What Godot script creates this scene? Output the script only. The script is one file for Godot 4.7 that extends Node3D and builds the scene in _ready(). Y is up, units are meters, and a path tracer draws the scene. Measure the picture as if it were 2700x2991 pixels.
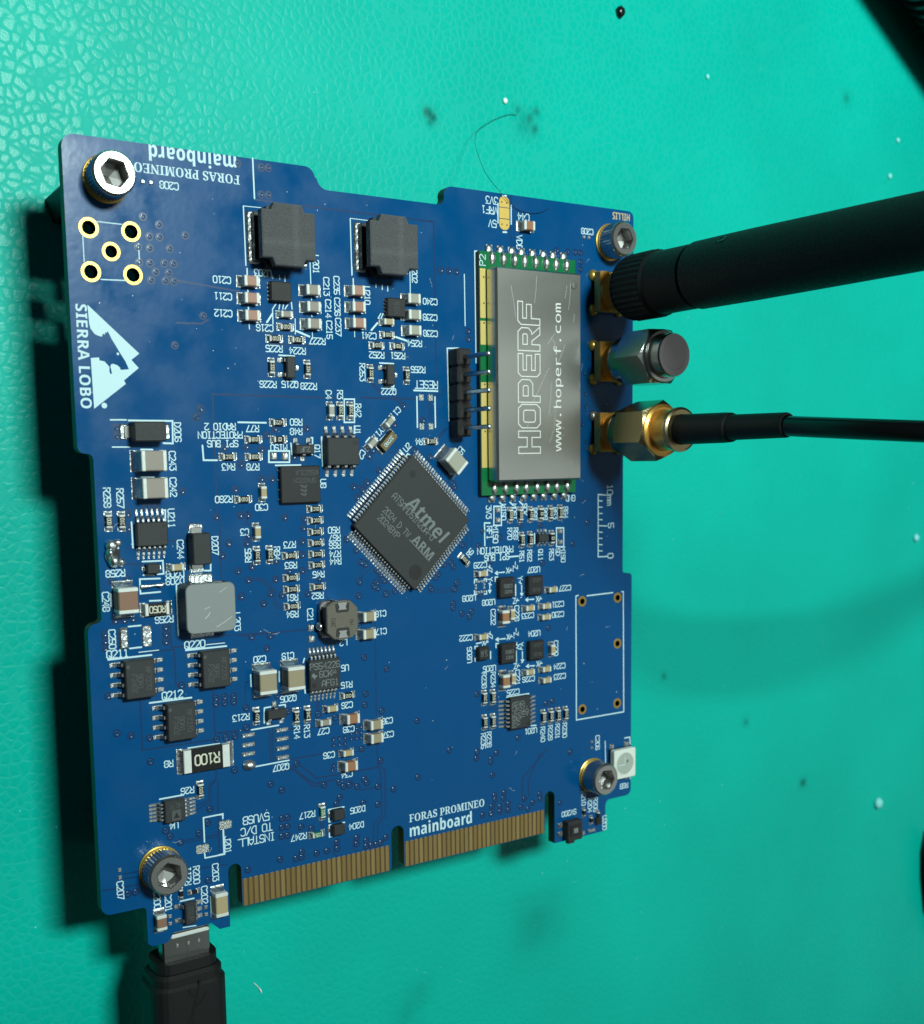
extends Node3D
# A blue circuit board on a green leather-grained work mat. Board places are given in millimetres on the board:
# u to the right, v towards the viewer, w up from the board's top face; W() turns them into metres of the scene.
const TOP := 17.0          # height of the board's top face over the mat, mm
const MM := 0.001
var board: Node3D
var M := {}                # materials
var K := {}                # shared meshes
var silk_shape: Solid
var seam_shape: Solid
var via_shape: Solid
var via_hole: Solid
var strokes := 0

func W(u: float, v: float, w := 0.0) -> Vector3:
	return Vector3(u - 44.5, w + TOP, v - 47.5) * MM

# ---------------------------------------------------------------- shapes
class Solid:
	var p := PackedVector3Array()
	var n := PackedVector3Array()
	var uv := PackedVector2Array()
	var x := Transform3D()
	func tri(a: Vector3, b: Vector3, c: Vector3, na: Vector3, nb: Vector3, nc: Vector3) -> void:
		if (b - a).cross(c - a).dot(na + nb + nc) > 0.0:
			tri(a, c, b, na, nc, nb)
			return
		for q in [a, b, c]:
			p.append(x * (q as Vector3))
		for q in [na, nb, nc]:
			n.append((x.basis * (q as Vector3)).normalized())
	func flat(a: Vector3, b: Vector3, c: Vector3, out: Vector3) -> void:
		var m := (b - a).cross(c - a)
		if m.length_squared() < 1e-24:
			return
		m = m.normalized()
		if m.dot(out) < 0.0:
			m = -m
		tri(a, b, c, m, m, m)
	func quad(a: Vector3, b: Vector3, c: Vector3, d: Vector3, out: Vector3) -> void:
		flat(a, b, c, out)
		flat(a, c, d, out)
	func box(c: Vector3, s: Vector3, k := 0.0) -> void:   # all in mm, k the width of the chamfer on every edge
		var h := s / 2.0
		k = minf(k, minf(h.x, minf(h.y, h.z)) * 0.9)
		for a in 3:
			var b := (a + 1) % 3
			var d := (a + 2) % 3
			for s1 in [-1.0, 1.0]:
				var f := []
				for e in [[-1, -1], [1, -1], [1, 1], [-1, 1]]:
					var q := Vector3()
					q[a] = s1 * h[a]
					q[b] = e[0] * (h[b] - k)
					q[d] = e[1] * (h[d] - k)
					f.append(c + q)
				var o := Vector3()
				o[a] = s1
				quad(f[0], f[1], f[2], f[3], o)
				if k > 0.0:
					for s2 in [-1.0, 1.0]:
						var g := []
						for e in [[0, -1], [0, 1], [1, 1], [1, -1]]:
							var q := Vector3()
							q[a] = s1 * (h[a] if e[0] == 0 else h[a] - k)
							q[b] = s2 * (h[b] - k if e[0] == 0 else h[b])
							q[d] = e[1] * (h[d] - k)
							g.append(c + q)
						var o2 := Vector3()
						o2[a] = s1
						o2[b] = s2
						quad(g[0], g[1], g[2], g[3], o2)
		if k > 0.0:
			for sx in [-1.0, 1.0]:
				for sy in [-1.0, 1.0]:
					for sz in [-1.0, 1.0]:
						var g := Vector3(sx, sy, sz)
						flat(c + Vector3(sx * h.x, sy * (h.y - k), sz * (h.z - k)), c + Vector3(sx * (h.x - k), sy * h.y, sz * (h.z - k)), c + Vector3(sx * (h.x - k), sy * (h.y - k), sz * h.z), g)
	static func inset(poly: PackedVector2Array, by: float) -> PackedVector2Array:
		var area := 0.0
		var m := poly.size()
		for i in m:
			area += poly[i].cross(poly[(i + 1) % m])
		var turn := signf(area)
		var res := PackedVector2Array()
		for i in m:
			var d0 := (poly[i] - poly[(i + m - 1) % m]).normalized()
			var d1 := (poly[(i + 1) % m] - poly[i]).normalized()
			var n0 := Vector2(-d0.y, d0.x) * turn
			var n1 := Vector2(-d1.y, d1.x) * turn
			var h := (n0 + n1).normalized()
			res.append(poly[i] + h * by / maxf(0.4, h.dot(n0)))
		return res
	func prism(poly: PackedVector2Array, y0: float, y1: float, k := 0.0, bottom := true) -> void:
		var area := 0.0
		var m := poly.size()
		for i in m:
			area += poly[i].cross(poly[(i + 1) % m])
		var turn := signf(area)
		var up := inset(poly, k) if k > 0.0 else poly
		for i in m:
			var j := (i + 1) % m
			var d := (poly[j] - poly[i]).normalized()
			var o := Vector3(d.y, 0, -d.x) * turn
			var a := Vector3(poly[i].x, y0, poly[i].y)
			var b := Vector3(poly[j].x, y0, poly[j].y)
			var c := Vector3(poly[j].x, y1 - k, poly[j].y)
			var e := Vector3(poly[i].x, y1 - k, poly[i].y)
			quad(a, b, c, e, o)
			if k > 0.0:
				quad(e, c, Vector3(up[j].x, y1, up[j].y), Vector3(up[i].x, y1, up[i].y), o + Vector3.UP)
		cap(up, y1, Vector3.UP)
		if bottom:
			cap(poly, y0, Vector3.DOWN)
	func cap(poly: PackedVector2Array, y: float, o: Vector3) -> void:
		var t := Geometry2D.triangulate_polygon(poly)
		for i in range(0, t.size(), 3):
			tri(Vector3(poly[t[i]].x, y, poly[t[i]].y), Vector3(poly[t[i + 1]].x, y, poly[t[i + 1]].y), Vector3(poly[t[i + 2]].x, y, poly[t[i + 2]].y), o, o, o)
	func lathe(prof: Array, seg := 24, cut := 0.0, phase := 0.0) -> void:   # prof: Vector2(radius, height); cut: every second ridge this much lower
		for k in prof.size() - 1:
			var a: Vector2 = prof[k]
			var b: Vector2 = prof[k + 1]
			var t := b - a
			if t.length() < 1e-7:
				continue
			var nr := Vector2(t.y, -t.x).normalized()
			for i in seg:
				var f0 := TAU * i / seg + phase
				var f1 := TAU * (i + 1) / seg + phase
				var q0 := cut if i % 2 else 0.0
				var q1 := cut if (i + 1) % 2 else 0.0
				var d0 := Vector3(cos(f0), 0, sin(f0))
				var d1 := Vector3(cos(f1), 0, sin(f1))
				var a0 := d0 * maxf(a.x - q0, 0.0) + Vector3(0, a.y, 0)
				var a1 := d1 * maxf(a.x - q1, 0.0) + Vector3(0, a.y, 0)
				var b0 := d0 * maxf(b.x - q0, 0.0) + Vector3(0, b.y, 0)
				var b1 := d1 * maxf(b.x - q1, 0.0) + Vector3(0, b.y, 0)
				var n0 := d0 * nr.x + Vector3(0, nr.y, 0)
				var n1 := d1 * nr.x + Vector3(0, nr.y, 0)
				if cut > 0.0:
					quad(a0, a1, b1, b0, n0 + n1)
				else:
					if a.x > 1e-6:
						tri(a0, a1, b1, n0, n1, n1)
					if b.x > 1e-6:
						tri(a0, b1, b0, n0, n1, n0)
	func tube(path: Array, r: Array, seg := 12) -> void:
		var rings := []
		var norms := []
		var side := Vector3.UP
		var m := path.size()
		for i in m:
			var d: Vector3 = (path[mini(i + 1, m - 1)] - path[maxi(i - 1, 0)]).normalized()
			if i == 0 and absf(d.y) > 0.9:
				side = Vector3.RIGHT
			side = (side - d * side.dot(d)).normalized()
			var up := d.cross(side)
			var ring := []
			var nn := []
			for k in seg:
				var f := TAU * k / seg
				var o := side * cos(f) + up * sin(f)
				ring.append(path[i] + o * r[i])
				nn.append(o)
			rings.append(ring)
			norms.append(nn)
		for i in m - 1:
			for k in seg:
				var j := (k + 1) % seg
				tri(rings[i][k], rings[i][j], rings[i + 1][j], norms[i][k], norms[i][j], norms[i + 1][j])
				tri(rings[i][k], rings[i + 1][j], rings[i + 1][k], norms[i][k], norms[i + 1][j], norms[i + 1][k])
		for e in [0, m - 1]:
			var o: Vector3 = (path[0] - path[1]) if e == 0 else (path[m - 1] - path[m - 2])
			for k in range(1, seg - 1):
				flat(rings[e][0], rings[e][k], rings[e][k + 1], o)
	func ribbon(prof: Array, thick: float, wide: float) -> void:   # a bent strip: prof in (x, y), wide along z
		var m := prof.size()
		var up := []
		for i in m:
			var d: Vector2 = (prof[mini(i + 1, m - 1)] - prof[maxi(i - 1, 0)]).normalized()
			up.append(prof[i] + Vector2(-d.y, d.x) * thick * signf(d.x))
		var z := wide / 2.0
		for i in m - 1:
			var a := Vector3(prof[i].x, prof[i].y, 0)
			var b := Vector3(prof[i + 1].x, prof[i + 1].y, 0)
			var c := Vector3(up[i + 1].x, up[i + 1].y, 0)
			var e := Vector3(up[i].x, up[i].y, 0)
			var f := Vector3(0, 0, z)
			quad(e - f, c - f, c + f, e + f, (e - a) + (c - b))
			quad(a - f, b - f, b + f, a + f, (a - e) + (b - c))
			quad(a + f, b + f, c + f, e + f, Vector3(0, 0, 1))
			quad(a - f, b - f, c - f, e - f, Vector3(0, 0, -1))
		var g := Vector3(0, 0, z)
		for i in [0, m - 1]:
			var a := Vector3(prof[i].x, prof[i].y, 0)
			var e := Vector3(up[i].x, up[i].y, 0)
			quad(a - g, a + g, e + g, e - g, a - Vector3(prof[m - 1 - i].x, prof[m - 1 - i].y, 0))
	func stroke(pts: PackedVector2Array, wide: float, y: float) -> void:   # a printed line in the (x, z) plane with mitred corners and round ends
		var m := pts.size()
		if m < 2:
			return
		var closed := m > 2 and pts[0].distance_to(pts[m - 1]) < 1e-4
		var h := wide / 2.0
		var lft := PackedVector2Array()
		var rgt := PackedVector2Array()
		for i in m:
			var d0: Vector2 = (pts[i] - pts[i - 1]).normalized() if i > 0 else ((pts[0] - pts[m - 2]).normalized() if closed else (pts[1] - pts[0]).normalized())
			var d1: Vector2 = (pts[i + 1] - pts[i]).normalized() if i < m - 1 else ((pts[1] - pts[0]).normalized() if closed else d0)
			var nn := Vector2(-d0.y, d0.x) + Vector2(-d1.y, d1.x)
			nn = nn.normalized() if nn.length() > 0.05 else Vector2(-d0.y, d0.x)
			var s := h / maxf(0.55, nn.dot(Vector2(-d0.y, d0.x)))
			lft.append(pts[i] + nn * s)
			rgt.append(pts[i] - nn * s)
		for i in m - 1:
			quad(Vector3(lft[i].x, y, lft[i].y), Vector3(lft[i + 1].x, y, lft[i + 1].y), Vector3(rgt[i + 1].x, y, rgt[i + 1].y), Vector3(rgt[i].x, y, rgt[i].y), Vector3.UP)
		if not closed:
			for e in [0, m - 1]:
				var d: Vector2 = (pts[0] - pts[1]).normalized() if e == 0 else (pts[m - 1] - pts[m - 2]).normalized()
				var s := Vector2(-d.y, d.x)
				var last := pts[e] + s * h
				for k in range(1, 5):
					var f := PI * k / 4.0
					var cur: Vector2 = pts[e] + (s * cos(f) + d * sin(f)) * h
					flat(Vector3(pts[e].x, y, pts[e].y), Vector3(last.x, y, last.y), Vector3(cur.x, y, cur.y), Vector3.UP)
					last = cur
	func blob(c: Vector3, r: Vector3, seg := 10, rows := 5) -> void:   # the upper part of a rounded lump
		for i in rows:
			for k in seg:
				var q := []
				for e in [[i, k], [i, k + 1], [i + 1, k + 1], [i + 1, k]]:
					var f: float = PI / 2 * (1.0 - 1.25 * e[0] / float(rows))
					var g: float = TAU * e[1] / seg
					q.append(Vector3(cos(f) * cos(g), sin(f), cos(f) * sin(g)))
				var nn := []
				for d in q:
					nn.append(Vector3(d.x / r.x, d.y / r.y, d.z / r.z).normalized())
				if i > 0:
					tri(c + q[0] * r, c + q[1] * r, c + q[2] * r, nn[0], nn[1], nn[2])
				tri(c + q[0] * r, c + q[2] * r, c + q[3] * r, nn[0], nn[2], nn[3])
	func mesh() -> ArrayMesh:   # mm to metres
		var q := p.duplicate()
		for i in q.size():
			q[i] *= 0.001
		var arr := []
		arr.resize(Mesh.ARRAY_MAX)
		arr[Mesh.ARRAY_VERTEX] = q
		arr[Mesh.ARRAY_NORMAL] = n
		if uv.size() == q.size():
			arr[Mesh.ARRAY_TEX_UV] = uv
		var am := ArrayMesh.new()
		if q.size():
			am.add_surface_from_arrays(Mesh.PRIMITIVE_TRIANGLES, arr)
		return am

# ---------------------------------------------------------------- nodes
func put(called: String, mesh: Mesh, m: Material, parent: Node, at := Vector3.ZERO, deg := 0.0) -> MeshInstance3D:
	var o := MeshInstance3D.new()
	o.name = called
	o.mesh = mesh
	o.material_override = m
	o.position = at
	o.rotation.y = -deg_to_rad(deg)
	parent.add_child(o, true)
	return o

func group(called: String, parent: Node, at := Vector3.ZERO, deg := 0.0) -> Node3D:
	var o := Node3D.new()
	o.name = called
	o.position = at
	o.rotation.y = -deg_to_rad(deg)
	parent.add_child(o, true)
	return o

func thing(called: String, label: String, category: String, at := Vector3.ZERO) -> Node3D:
	var o := group(called, self, at)
	o.set_meta("label", label)
	o.set_meta("category", category)
	return o

func tag(o: Node, label: String, category: String, same := "") -> void:
	o.set_meta("label", label)
	o.set_meta("category", category)
	if same:
		o.set_meta("group", same)

func rect(x: float, z: float, round := 0.0, steps := 3) -> PackedVector2Array:
	var r := PackedVector2Array()
	var h := Vector2(x, z) / 2.0
	if round <= 0.0:
		return PackedVector2Array([Vector2(-h.x, -h.y), Vector2(h.x, -h.y), Vector2(h.x, h.y), Vector2(-h.x, h.y)])
	for q in 4:
		var c: Vector2 = [Vector2(h.x - round, h.y - round), Vector2(round - h.x, h.y - round), Vector2(round - h.x, round - h.y), Vector2(h.x - round, round - h.y)][q]
		for k in steps + 1:
			var f := PI / 2 * (q + k / float(steps))
			r.append(c + Vector2(cos(f), sin(f)) * round)
	return r

func ngon(r: float, sides: int, phase := 0.0) -> PackedVector2Array:
	var q := PackedVector2Array()
	for i in sides:
		q.append(Vector2(cos(TAU * i / sides + phase), sin(TAU * i / sides + phase)) * r)
	return q

func box_mesh(key: String, s: Vector3, k: float, at := Vector3.ZERO) -> ArrayMesh:
	if not K.has(key):
		var b := Solid.new()
		b.box(at, s, k)
		K[key] = b.mesh()
	return K[key]

# ---------------------------------------------------------------- materials and textures
func stuff(called: String, c: Color, rough: float, metal := 0.0, spec := 0.5) -> StandardMaterial3D:
	var m := StandardMaterial3D.new()
	m.resource_name = called
	m.albedo_color = c
	m.roughness = rough
	m.metallic = metal
	m.metallic_specular = spec
	M[called] = m
	return m

func noise_image(size: int, kind: int, freq: float, octaves: int, rnd: int, low: float, high: float, skirt := 0.2) -> Image:
	var f := FastNoiseLite.new()
	f.noise_type = kind
	f.seed = rnd
	f.frequency = freq
	f.fractal_octaves = octaves
	if octaves == 1:
		f.fractal_type = FastNoiseLite.FRACTAL_NONE
	var im := f.get_seamless_image(size, size, false, false, skirt, true)
	im.convert(Image.FORMAT_RGB8)
	for y in size:
		for x in size:
			var g := lerpf(low, high, im.get_pixel(x, y).r)
			im.set_pixel(x, y, Color(g, g, g))
	return im

func grainy(m: StandardMaterial3D, im: Image, tiles_per_mm: float, depth_mm: float, rough: Image = null) -> void:
	m.uv1_triplanar = true
	m.uv1_scale = Vector3.ONE * tiles_per_mm * 1000.0
	if im and depth_mm > 0.0:
		m.heightmap_enabled = true
		m.heightmap_texture = ImageTexture.create_from_image(im)
		m.heightmap_scale = depth_mm * 0.1
	if rough:
		m.roughness_texture = ImageTexture.create_from_image(rough)
		m.roughness_texture_channel = BaseMaterial3D.TEXTURE_CHANNEL_RED
		m.roughness = 1.0

func leather() -> Image:   # pebbled grain: rounded cells of several sizes parted by creases
	var size := 768
	var f := FastNoiseLite.new()
	f.noise_type = FastNoiseLite.TYPE_CELLULAR
	f.cellular_return_type = FastNoiseLite.RETURN_DISTANCE2_SUB
	f.cellular_distance_function = FastNoiseLite.DISTANCE_EUCLIDEAN
	f.fractal_type = FastNoiseLite.FRACTAL_NONE
	f.seed = 7
	f.frequency = 0.026
	f.cellular_jitter = 1.0
	f.domain_warp_enabled = true
	f.domain_warp_amplitude = 14.0
	f.domain_warp_frequency = 0.02
	var a := f.get_seamless_image(size, size, false, false, 0.15, true)
	f.seed = 23
	f.frequency = 0.06
	var b := f.get_seamless_image(size, size, false, false, 0.15, true)
	var c := noise_image(size, FastNoiseLite.TYPE_SIMPLEX, 0.09, 3, 5, 0.0, 1.0, 0.15)
	var d := noise_image(size, FastNoiseLite.TYPE_SIMPLEX, 0.012, 2, 9, 0.0, 1.0, 0.15)
	var out := Image.create(size, size, false, Image.FORMAT_RGB8)
	for y in size:
		for x in size:
			var g := pow(smoothstep(0.0, 0.5, a.get_pixel(x, y).r), 0.7)
			var h := smoothstep(0.0, 0.5, b.get_pixel(x, y).r)
			var k := 0.66 * g + 0.1 * h * g + 0.2 * c.get_pixel(x, y).r + 0.04 * d.get_pixel(x, y).r
			out.set_pixel(x, y, Color(k, k, k))
	return out

func mat_dirt() -> Image:   # faint mottling and the dark smudges on the mat, 400 mm a side
	var size := 1024
	var im := noise_image(size, FastNoiseLite.TYPE_SIMPLEX, 0.006, 4, 31, 0.93, 1.0)
	var rng := RandomNumberGenerator.new()
	rng.seed = 4
	for s in [[61.2, -15.8, 0.7, 0.5], [62.2, -15.1, 0.8, 0.55], [61.8, -14.3, 0.5, 0.3], [81.2, -17.6, 0.7, 0.35], [82.8, -18.9, 0.6, 0.4], [82.4, -16.0, 0.7, 0.4], [79.0, -18.6, 0.6, 0.25], [80.0, -16.2, 1.6, 0.14],
		[153.6, 107.8, 0.8, 0.4], [112.9, 80.0, 0.6, 0.45], [135.9, 92.2, 0.7, 0.35], [154.1, 108.0, 0.9, 0.3], [80.7, 122.3, 4.5, 0.08], [84.0, 121.0, 3.5, 0.06], [54.0, 130.5, 2.6, 0.08], [57.0, 127.0, 2.0, 0.06], [162.0, -32.9, 1.2, 0.22]]:
		for k in 7:
			var o: Vector2 = Vector2(rng.randf_range(-1, 1), rng.randf_range(-1, 1)) * s[2] * 0.5
			var c: Vector2 = (Vector2(s[0] - 44.5, s[1] - 47.5) + o + Vector2(200, 200)) / 400.0 * size
			var r: float = maxf(s[2] / 400.0 * size * rng.randf_range(0.5, 0.9), 0.9)
			for y in range(int(c.y - r * 2), int(c.y + r * 2) + 2):
				for x in range(int(c.x - r * 2), int(c.x + r * 2) + 2):
					if x >= 0 and y >= 0 and x < size and y < size:
						var g: float = exp(-pow(Vector2(x, y).distance_to(c) / r, 2)) * s[3] * 0.16
						im.set_pixel(x, y, im.get_pixel(x, y).darkened(clampf(g, 0, 1)))
	return im

func make_materials() -> void:
	var fine := noise_image(256, FastNoiseLite.TYPE_SIMPLEX, 0.12, 3, 2, 0.0, 1.0)
	var rough_mid := noise_image(256, FastNoiseLite.TYPE_SIMPLEX, 0.03, 4, 3, 0.25, 0.55)
	var rough_dull := noise_image(256, FastNoiseLite.TYPE_SIMPLEX, 0.05, 4, 6, 0.45, 0.75)
	# the mat
	var m := stuff("mat", Color(0.0, 0.7, 0.63), 0.33, 0.0, 0.3)
	m.heightmap_enabled = true
	var grain := leather()
	m.heightmap_texture = ImageTexture.create_from_image(grain)
	m.heightmap_scale = 0.0044
	var gloss := Image.create(grain.get_width(), grain.get_height(), false, Image.FORMAT_RGB8)   # worn smooth on the pebbles, dull in the creases
	for y in grain.get_height():
		for x in grain.get_width():
			var g := lerpf(0.56, 0.34, smoothstep(0.2, 0.7, grain.get_pixel(x, y).r))
			gloss.set_pixel(x, y, Color(g, g, g))
	m.roughness = 1.0
	m.roughness_texture = ImageTexture.create_from_image(gloss)
	m.roughness_texture_channel = BaseMaterial3D.TEXTURE_CHANNEL_RED
	m.detail_enabled = true
	m.detail_blend_mode = BaseMaterial3D.BLEND_MODE_MUL
	m.detail_uv_layer = BaseMaterial3D.DETAIL_UV_2
	m.detail_albedo = ImageTexture.create_from_image(mat_dirt())
	# the board
	m = stuff("solder_mask", Color(0.0, 0.272, 0.47), 0.3, 0.0, 0.32)
	grainy(m, fine, 0.12, 0.006, noise_image(512, FastNoiseLite.TYPE_SIMPLEX, 0.008, 5, 12, 0.14, 0.44))
	m.uv1_scale = Vector3.ONE * 22.0
	stuff("laminate", Color(0.2, 0.17, 0.08), 0.55)
	stuff("laminate_gold", Color(0.5, 0.38, 0.14), 0.5)
	stuff("seam", Color(0.0, 0.185, 0.36), 0.3)
	stuff("via", Color(0.0, 0.26, 0.43), 0.24, 0.0, 0.5)
	stuff("via_hole", Color(0.0, 0.13, 0.3), 0.35)
	stuff("ink", Color(0.73, 0.85, 0.88), 0.6)
	stuff("gold_ink", Color(0.72, 0.66, 0.5), 0.5)
	m = stuff("solder", Color(0.75, 0.77, 0.77), 0.3, 1.0)
	grainy(m, noise_image(256, FastNoiseLite.TYPE_SIMPLEX, 0.02, 3, 15, 0.0, 1.0), 0.25, 0.06, rough_mid)
	m = stuff("tin", Color(0.84, 0.86, 0.84), 0.42, 0.35)
	grainy(m, fine, 0.5, 0.02, rough_dull)
	stuff("bright_tin", Color(0.86, 0.87, 0.86), 0.22, 1.0)
	m = stuff("pad", Color(0.72, 0.74, 0.73), 0.4, 1.0)
	grainy(m, fine, 0.3, 0.05, rough_mid)
	m = stuff("epoxy", Color(0.145, 0.16, 0.165), 0.55)
	grainy(m, fine, 0.6, 0.012, rough_dull)
	m = stuff("dark_epoxy", Color(0.085, 0.09, 0.095), 0.5)
	grainy(m, fine, 0.6, 0.01, rough_dull)
	stuff("laser", Color(0.42, 0.45, 0.45), 0.7)
	stuff("faint_laser", Color(0.27, 0.29, 0.295), 0.7)
	stuff("pit", Color(0.07, 0.075, 0.08), 0.6)
	stuff("white_mark", Color(0.78, 0.78, 0.7), 0.6)
	stuff("film", Color(0.06, 0.065, 0.07), 0.35)
	stuff("green_film", Color(0.1, 0.42, 0.3), 0.3)
	m = stuff("ferrite", Color(0.345, 0.355, 0.36), 0.6)
	grainy(m, noise_image(512, FastNoiseLite.TYPE_SIMPLEX, 0.14, 2, 25, 0.0, 1.0), 0.1, 0.13, rough_dull)
	m.uv1_offset = Vector3.ONE * 0.5
	stuff("ferrite_core", Color(0.09, 0.09, 0.095), 0.5)
	m = stuff("choke_top", Color(0.5, 0.525, 0.525), 0.45, 0.3)
	grainy(m, fine, 0.4, 0.006, rough_dull)
	stuff("choke_side", Color(0.14, 0.145, 0.15), 0.5)
	m = stuff("iron_top", Color(0.4, 0.385, 0.35), 0.45, 0.4)
	grainy(m, fine, 0.4, 0.02, rough_dull)
	var tones := [Color(0.64, 0.58, 0.44), Color(0.57, 0.4, 0.28), Color(0.55, 0.52, 0.485), Color(0.62, 0.475, 0.41), Color(0.6, 0.6, 0.545), Color(0.5, 0.375, 0.3), Color(0.56, 0.52, 0.42)]
	for i in tones.size():
		m = stuff("ceramic%d" % i, tones[i], 0.5)
		grainy(m, fine, 0.4, 0.008, rough_dull)
	stuff("gold", Color(0.93, 0.7, 0.34), 0.3, 0.65)
	stuff("hole_gold", Color(0.66, 0.53, 0.28), 0.35, 0.6)
	for i in 3:
		stuff("finger_gold%d" % i, [Color(0.66, 0.56, 0.36), Color(0.63, 0.53, 0.335), Color(0.69, 0.6, 0.4)][i], [0.3, 0.33, 0.28][i], 0.8)
	stuff("finger_gap", Color(0.3, 0.24, 0.12), 0.55)
	stuff("gold_pad", Color(0.9, 0.76, 0.4), 0.4, 0.55)
	stuff("worn_gold", Color(0.66, 0.6, 0.45), 0.26, 1.0)
	stuff("brass", Color(0.88, 0.74, 0.38), 0.33, 0.8)
	stuff("steel", Color(0.7, 0.7, 0.69), 0.25, 0.95)
	stuff("nickel", Color(0.7, 0.71, 0.7), 0.22, 1.0)
	stuff("plug_steel", Color(0.56, 0.57, 0.56), 0.24, 1.0)
	stuff("nickel_end", Color(0.6, 0.58, 0.59), 0.42, 1.0)
	m = stuff("shield", Color(0.8, 0.8, 0.775), 0.3, 1.0)
	var brushed := noise_image(512, FastNoiseLite.TYPE_SIMPLEX, 0.2, 4, 41, 0.0, 1.0)
	brushed.resize(512, 32, Image.INTERPOLATE_LANCZOS)
	brushed.resize(512, 512, Image.INTERPOLATE_CUBIC)
	for y in 512:
		for x in 512:
			var g := lerpf(0.26, 0.37, brushed.get_pixel(x, y).r)
			brushed.set_pixel(x, y, Color(g, g, g))
	grainy(m, null, 0.045, 0.0, brushed)
	stuff("etched", Color(0.86, 0.87, 0.84), 0.6, 0.5)
	stuff("scratch", Color(0.8, 0.8, 0.78), 0.5, 0.6)
	stuff("module_green", Color(0.0, 0.4, 0.22), 0.3)
	stuff("module_edge", Color(0.2, 0.24, 0.18), 0.5)
	stuff("module_gold", Color(0.85, 0.76, 0.46), 0.4, 0.4)
	m = stuff("rubber", Color(0.055, 0.06, 0.062), 0.5, 0.0, 0.36)
	grainy(m, fine, 0.12, 0.03, rough_dull)
	stuff("sheath", Color(0.05, 0.053, 0.055), 0.28)
	stuff("hose_black", Color(0.12, 0.135, 0.135), 0.22)
	m = stuff("overmold", Color(0.058, 0.064, 0.067), 0.42, 0.0, 0.4)
	grainy(m, fine, 0.35, 0.014, rough_dull)
	m = stuff("header_plastic", Color(0.14, 0.14, 0.145), 0.5)
	grainy(m, fine, 0.3, 0.06, rough_dull)
	stuff("socket_dark", Color(0.03, 0.03, 0.032), 0.5)
	stuff("led_white", Color(0.82, 0.85, 0.82), 0.45)
	stuff("led_resin", Color(0.62, 0.66, 0.62), 0.15)
	stuff("hair", Color(0.05, 0.08, 0.07), 0.4)
	stuff("crumb", Color(0.9, 0.93, 0.92), 0.5)
	stuff("lint", Color(0.5, 0.85, 0.85), 0.6)

# ---------------------------------------------------------------- printed letters
const GLYPHS := {
	"A": "0004264440 0242", "B": "00063645443303 33424130 3000", "C": "4536160501103041", "D": "00062644422000", "E": "46060040 0333", "F": "460600 0333", "G": "45361605011030414323",
	"H": "0006 4046 0343", "I": "1030 2026 1636", "J": "4641301001", "K": "0006 4602 1340", "L": "060040", "M": "0006234640", "N": "00064046", "O": "103041453616050110", "P": "00063645443303",
	"Q": "103041453616050110 2240", "R": "00063645443303 2340", "S": "011030414233130405163645", "T": "0646 2620", "U": "060110304146", "V": "062046", "W": "0610243046", "X": "0046 0640", "Y": "062346 2320", "Z": "06460040",
	"0": "103041453616050110", "1": "152620 1030", "2": "05163645440040", "3": "064624344341301001", "4": "30360242", "5": "460603334241301001", "6": "4536160501103041423303", "7": "064610",
	"8": "13040516364544331302011030414233", "9": "0110304145361605041343", "+": "0343 2145", "-": "0343", "/": "0046", ".": "1920", "m": "0004 031423 2320 23344340", "?": "05163645442322 2120"}

func write(s: Solid, text: String, h: float, wide: float, y: float, slim := 1.0, step := 0.83, mid := true) -> void:
	# letters in the (x, z) plane, centred, tops towards -z
	var e := h / 6.0
	var adv := h * step * slim
	var at := -(adv * (text.length() - 1) + 4 * e * slim) / 2.0 if mid else 0.0
	for ch in text:
		if GLYPHS.has(ch):
			for run in GLYPHS[ch].split(" "):
				var pts := PackedVector2Array()
				for i in range(0, run.length(), 2):
					pts.append(Vector2(at + run[i].to_float() * e * slim, h / 2.0 - (run[i + 1].to_float() if run[i + 1] != "9" else -0.3) * e))
				strokes += 1
				s.stroke(pts, wide, y + 0.0015 * (strokes % 6))
		at += adv

func text_mesh(text: String, h: float, wide: float, y: float, slim := 1.0, step := 0.83) -> ArrayMesh:
	var key := "t|%s|%.2f|%.2f|%.2f|%.2f" % [text, h, wide, y, slim]
	if not K.has(key):
		var s := Solid.new()
		write(s, text, h, wide, y, slim, step)
		K[key] = s.mesh()
	return K[key]

func lettering(text: String, u: float, v: float, deg: float, h: float) -> void:
	put("lettering", text_mesh(text, h, h * (0.17 if h < 1.0 else 0.14), 0.022, 0.93, 0.8), M.ink, board, W(u, v), deg)

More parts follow.
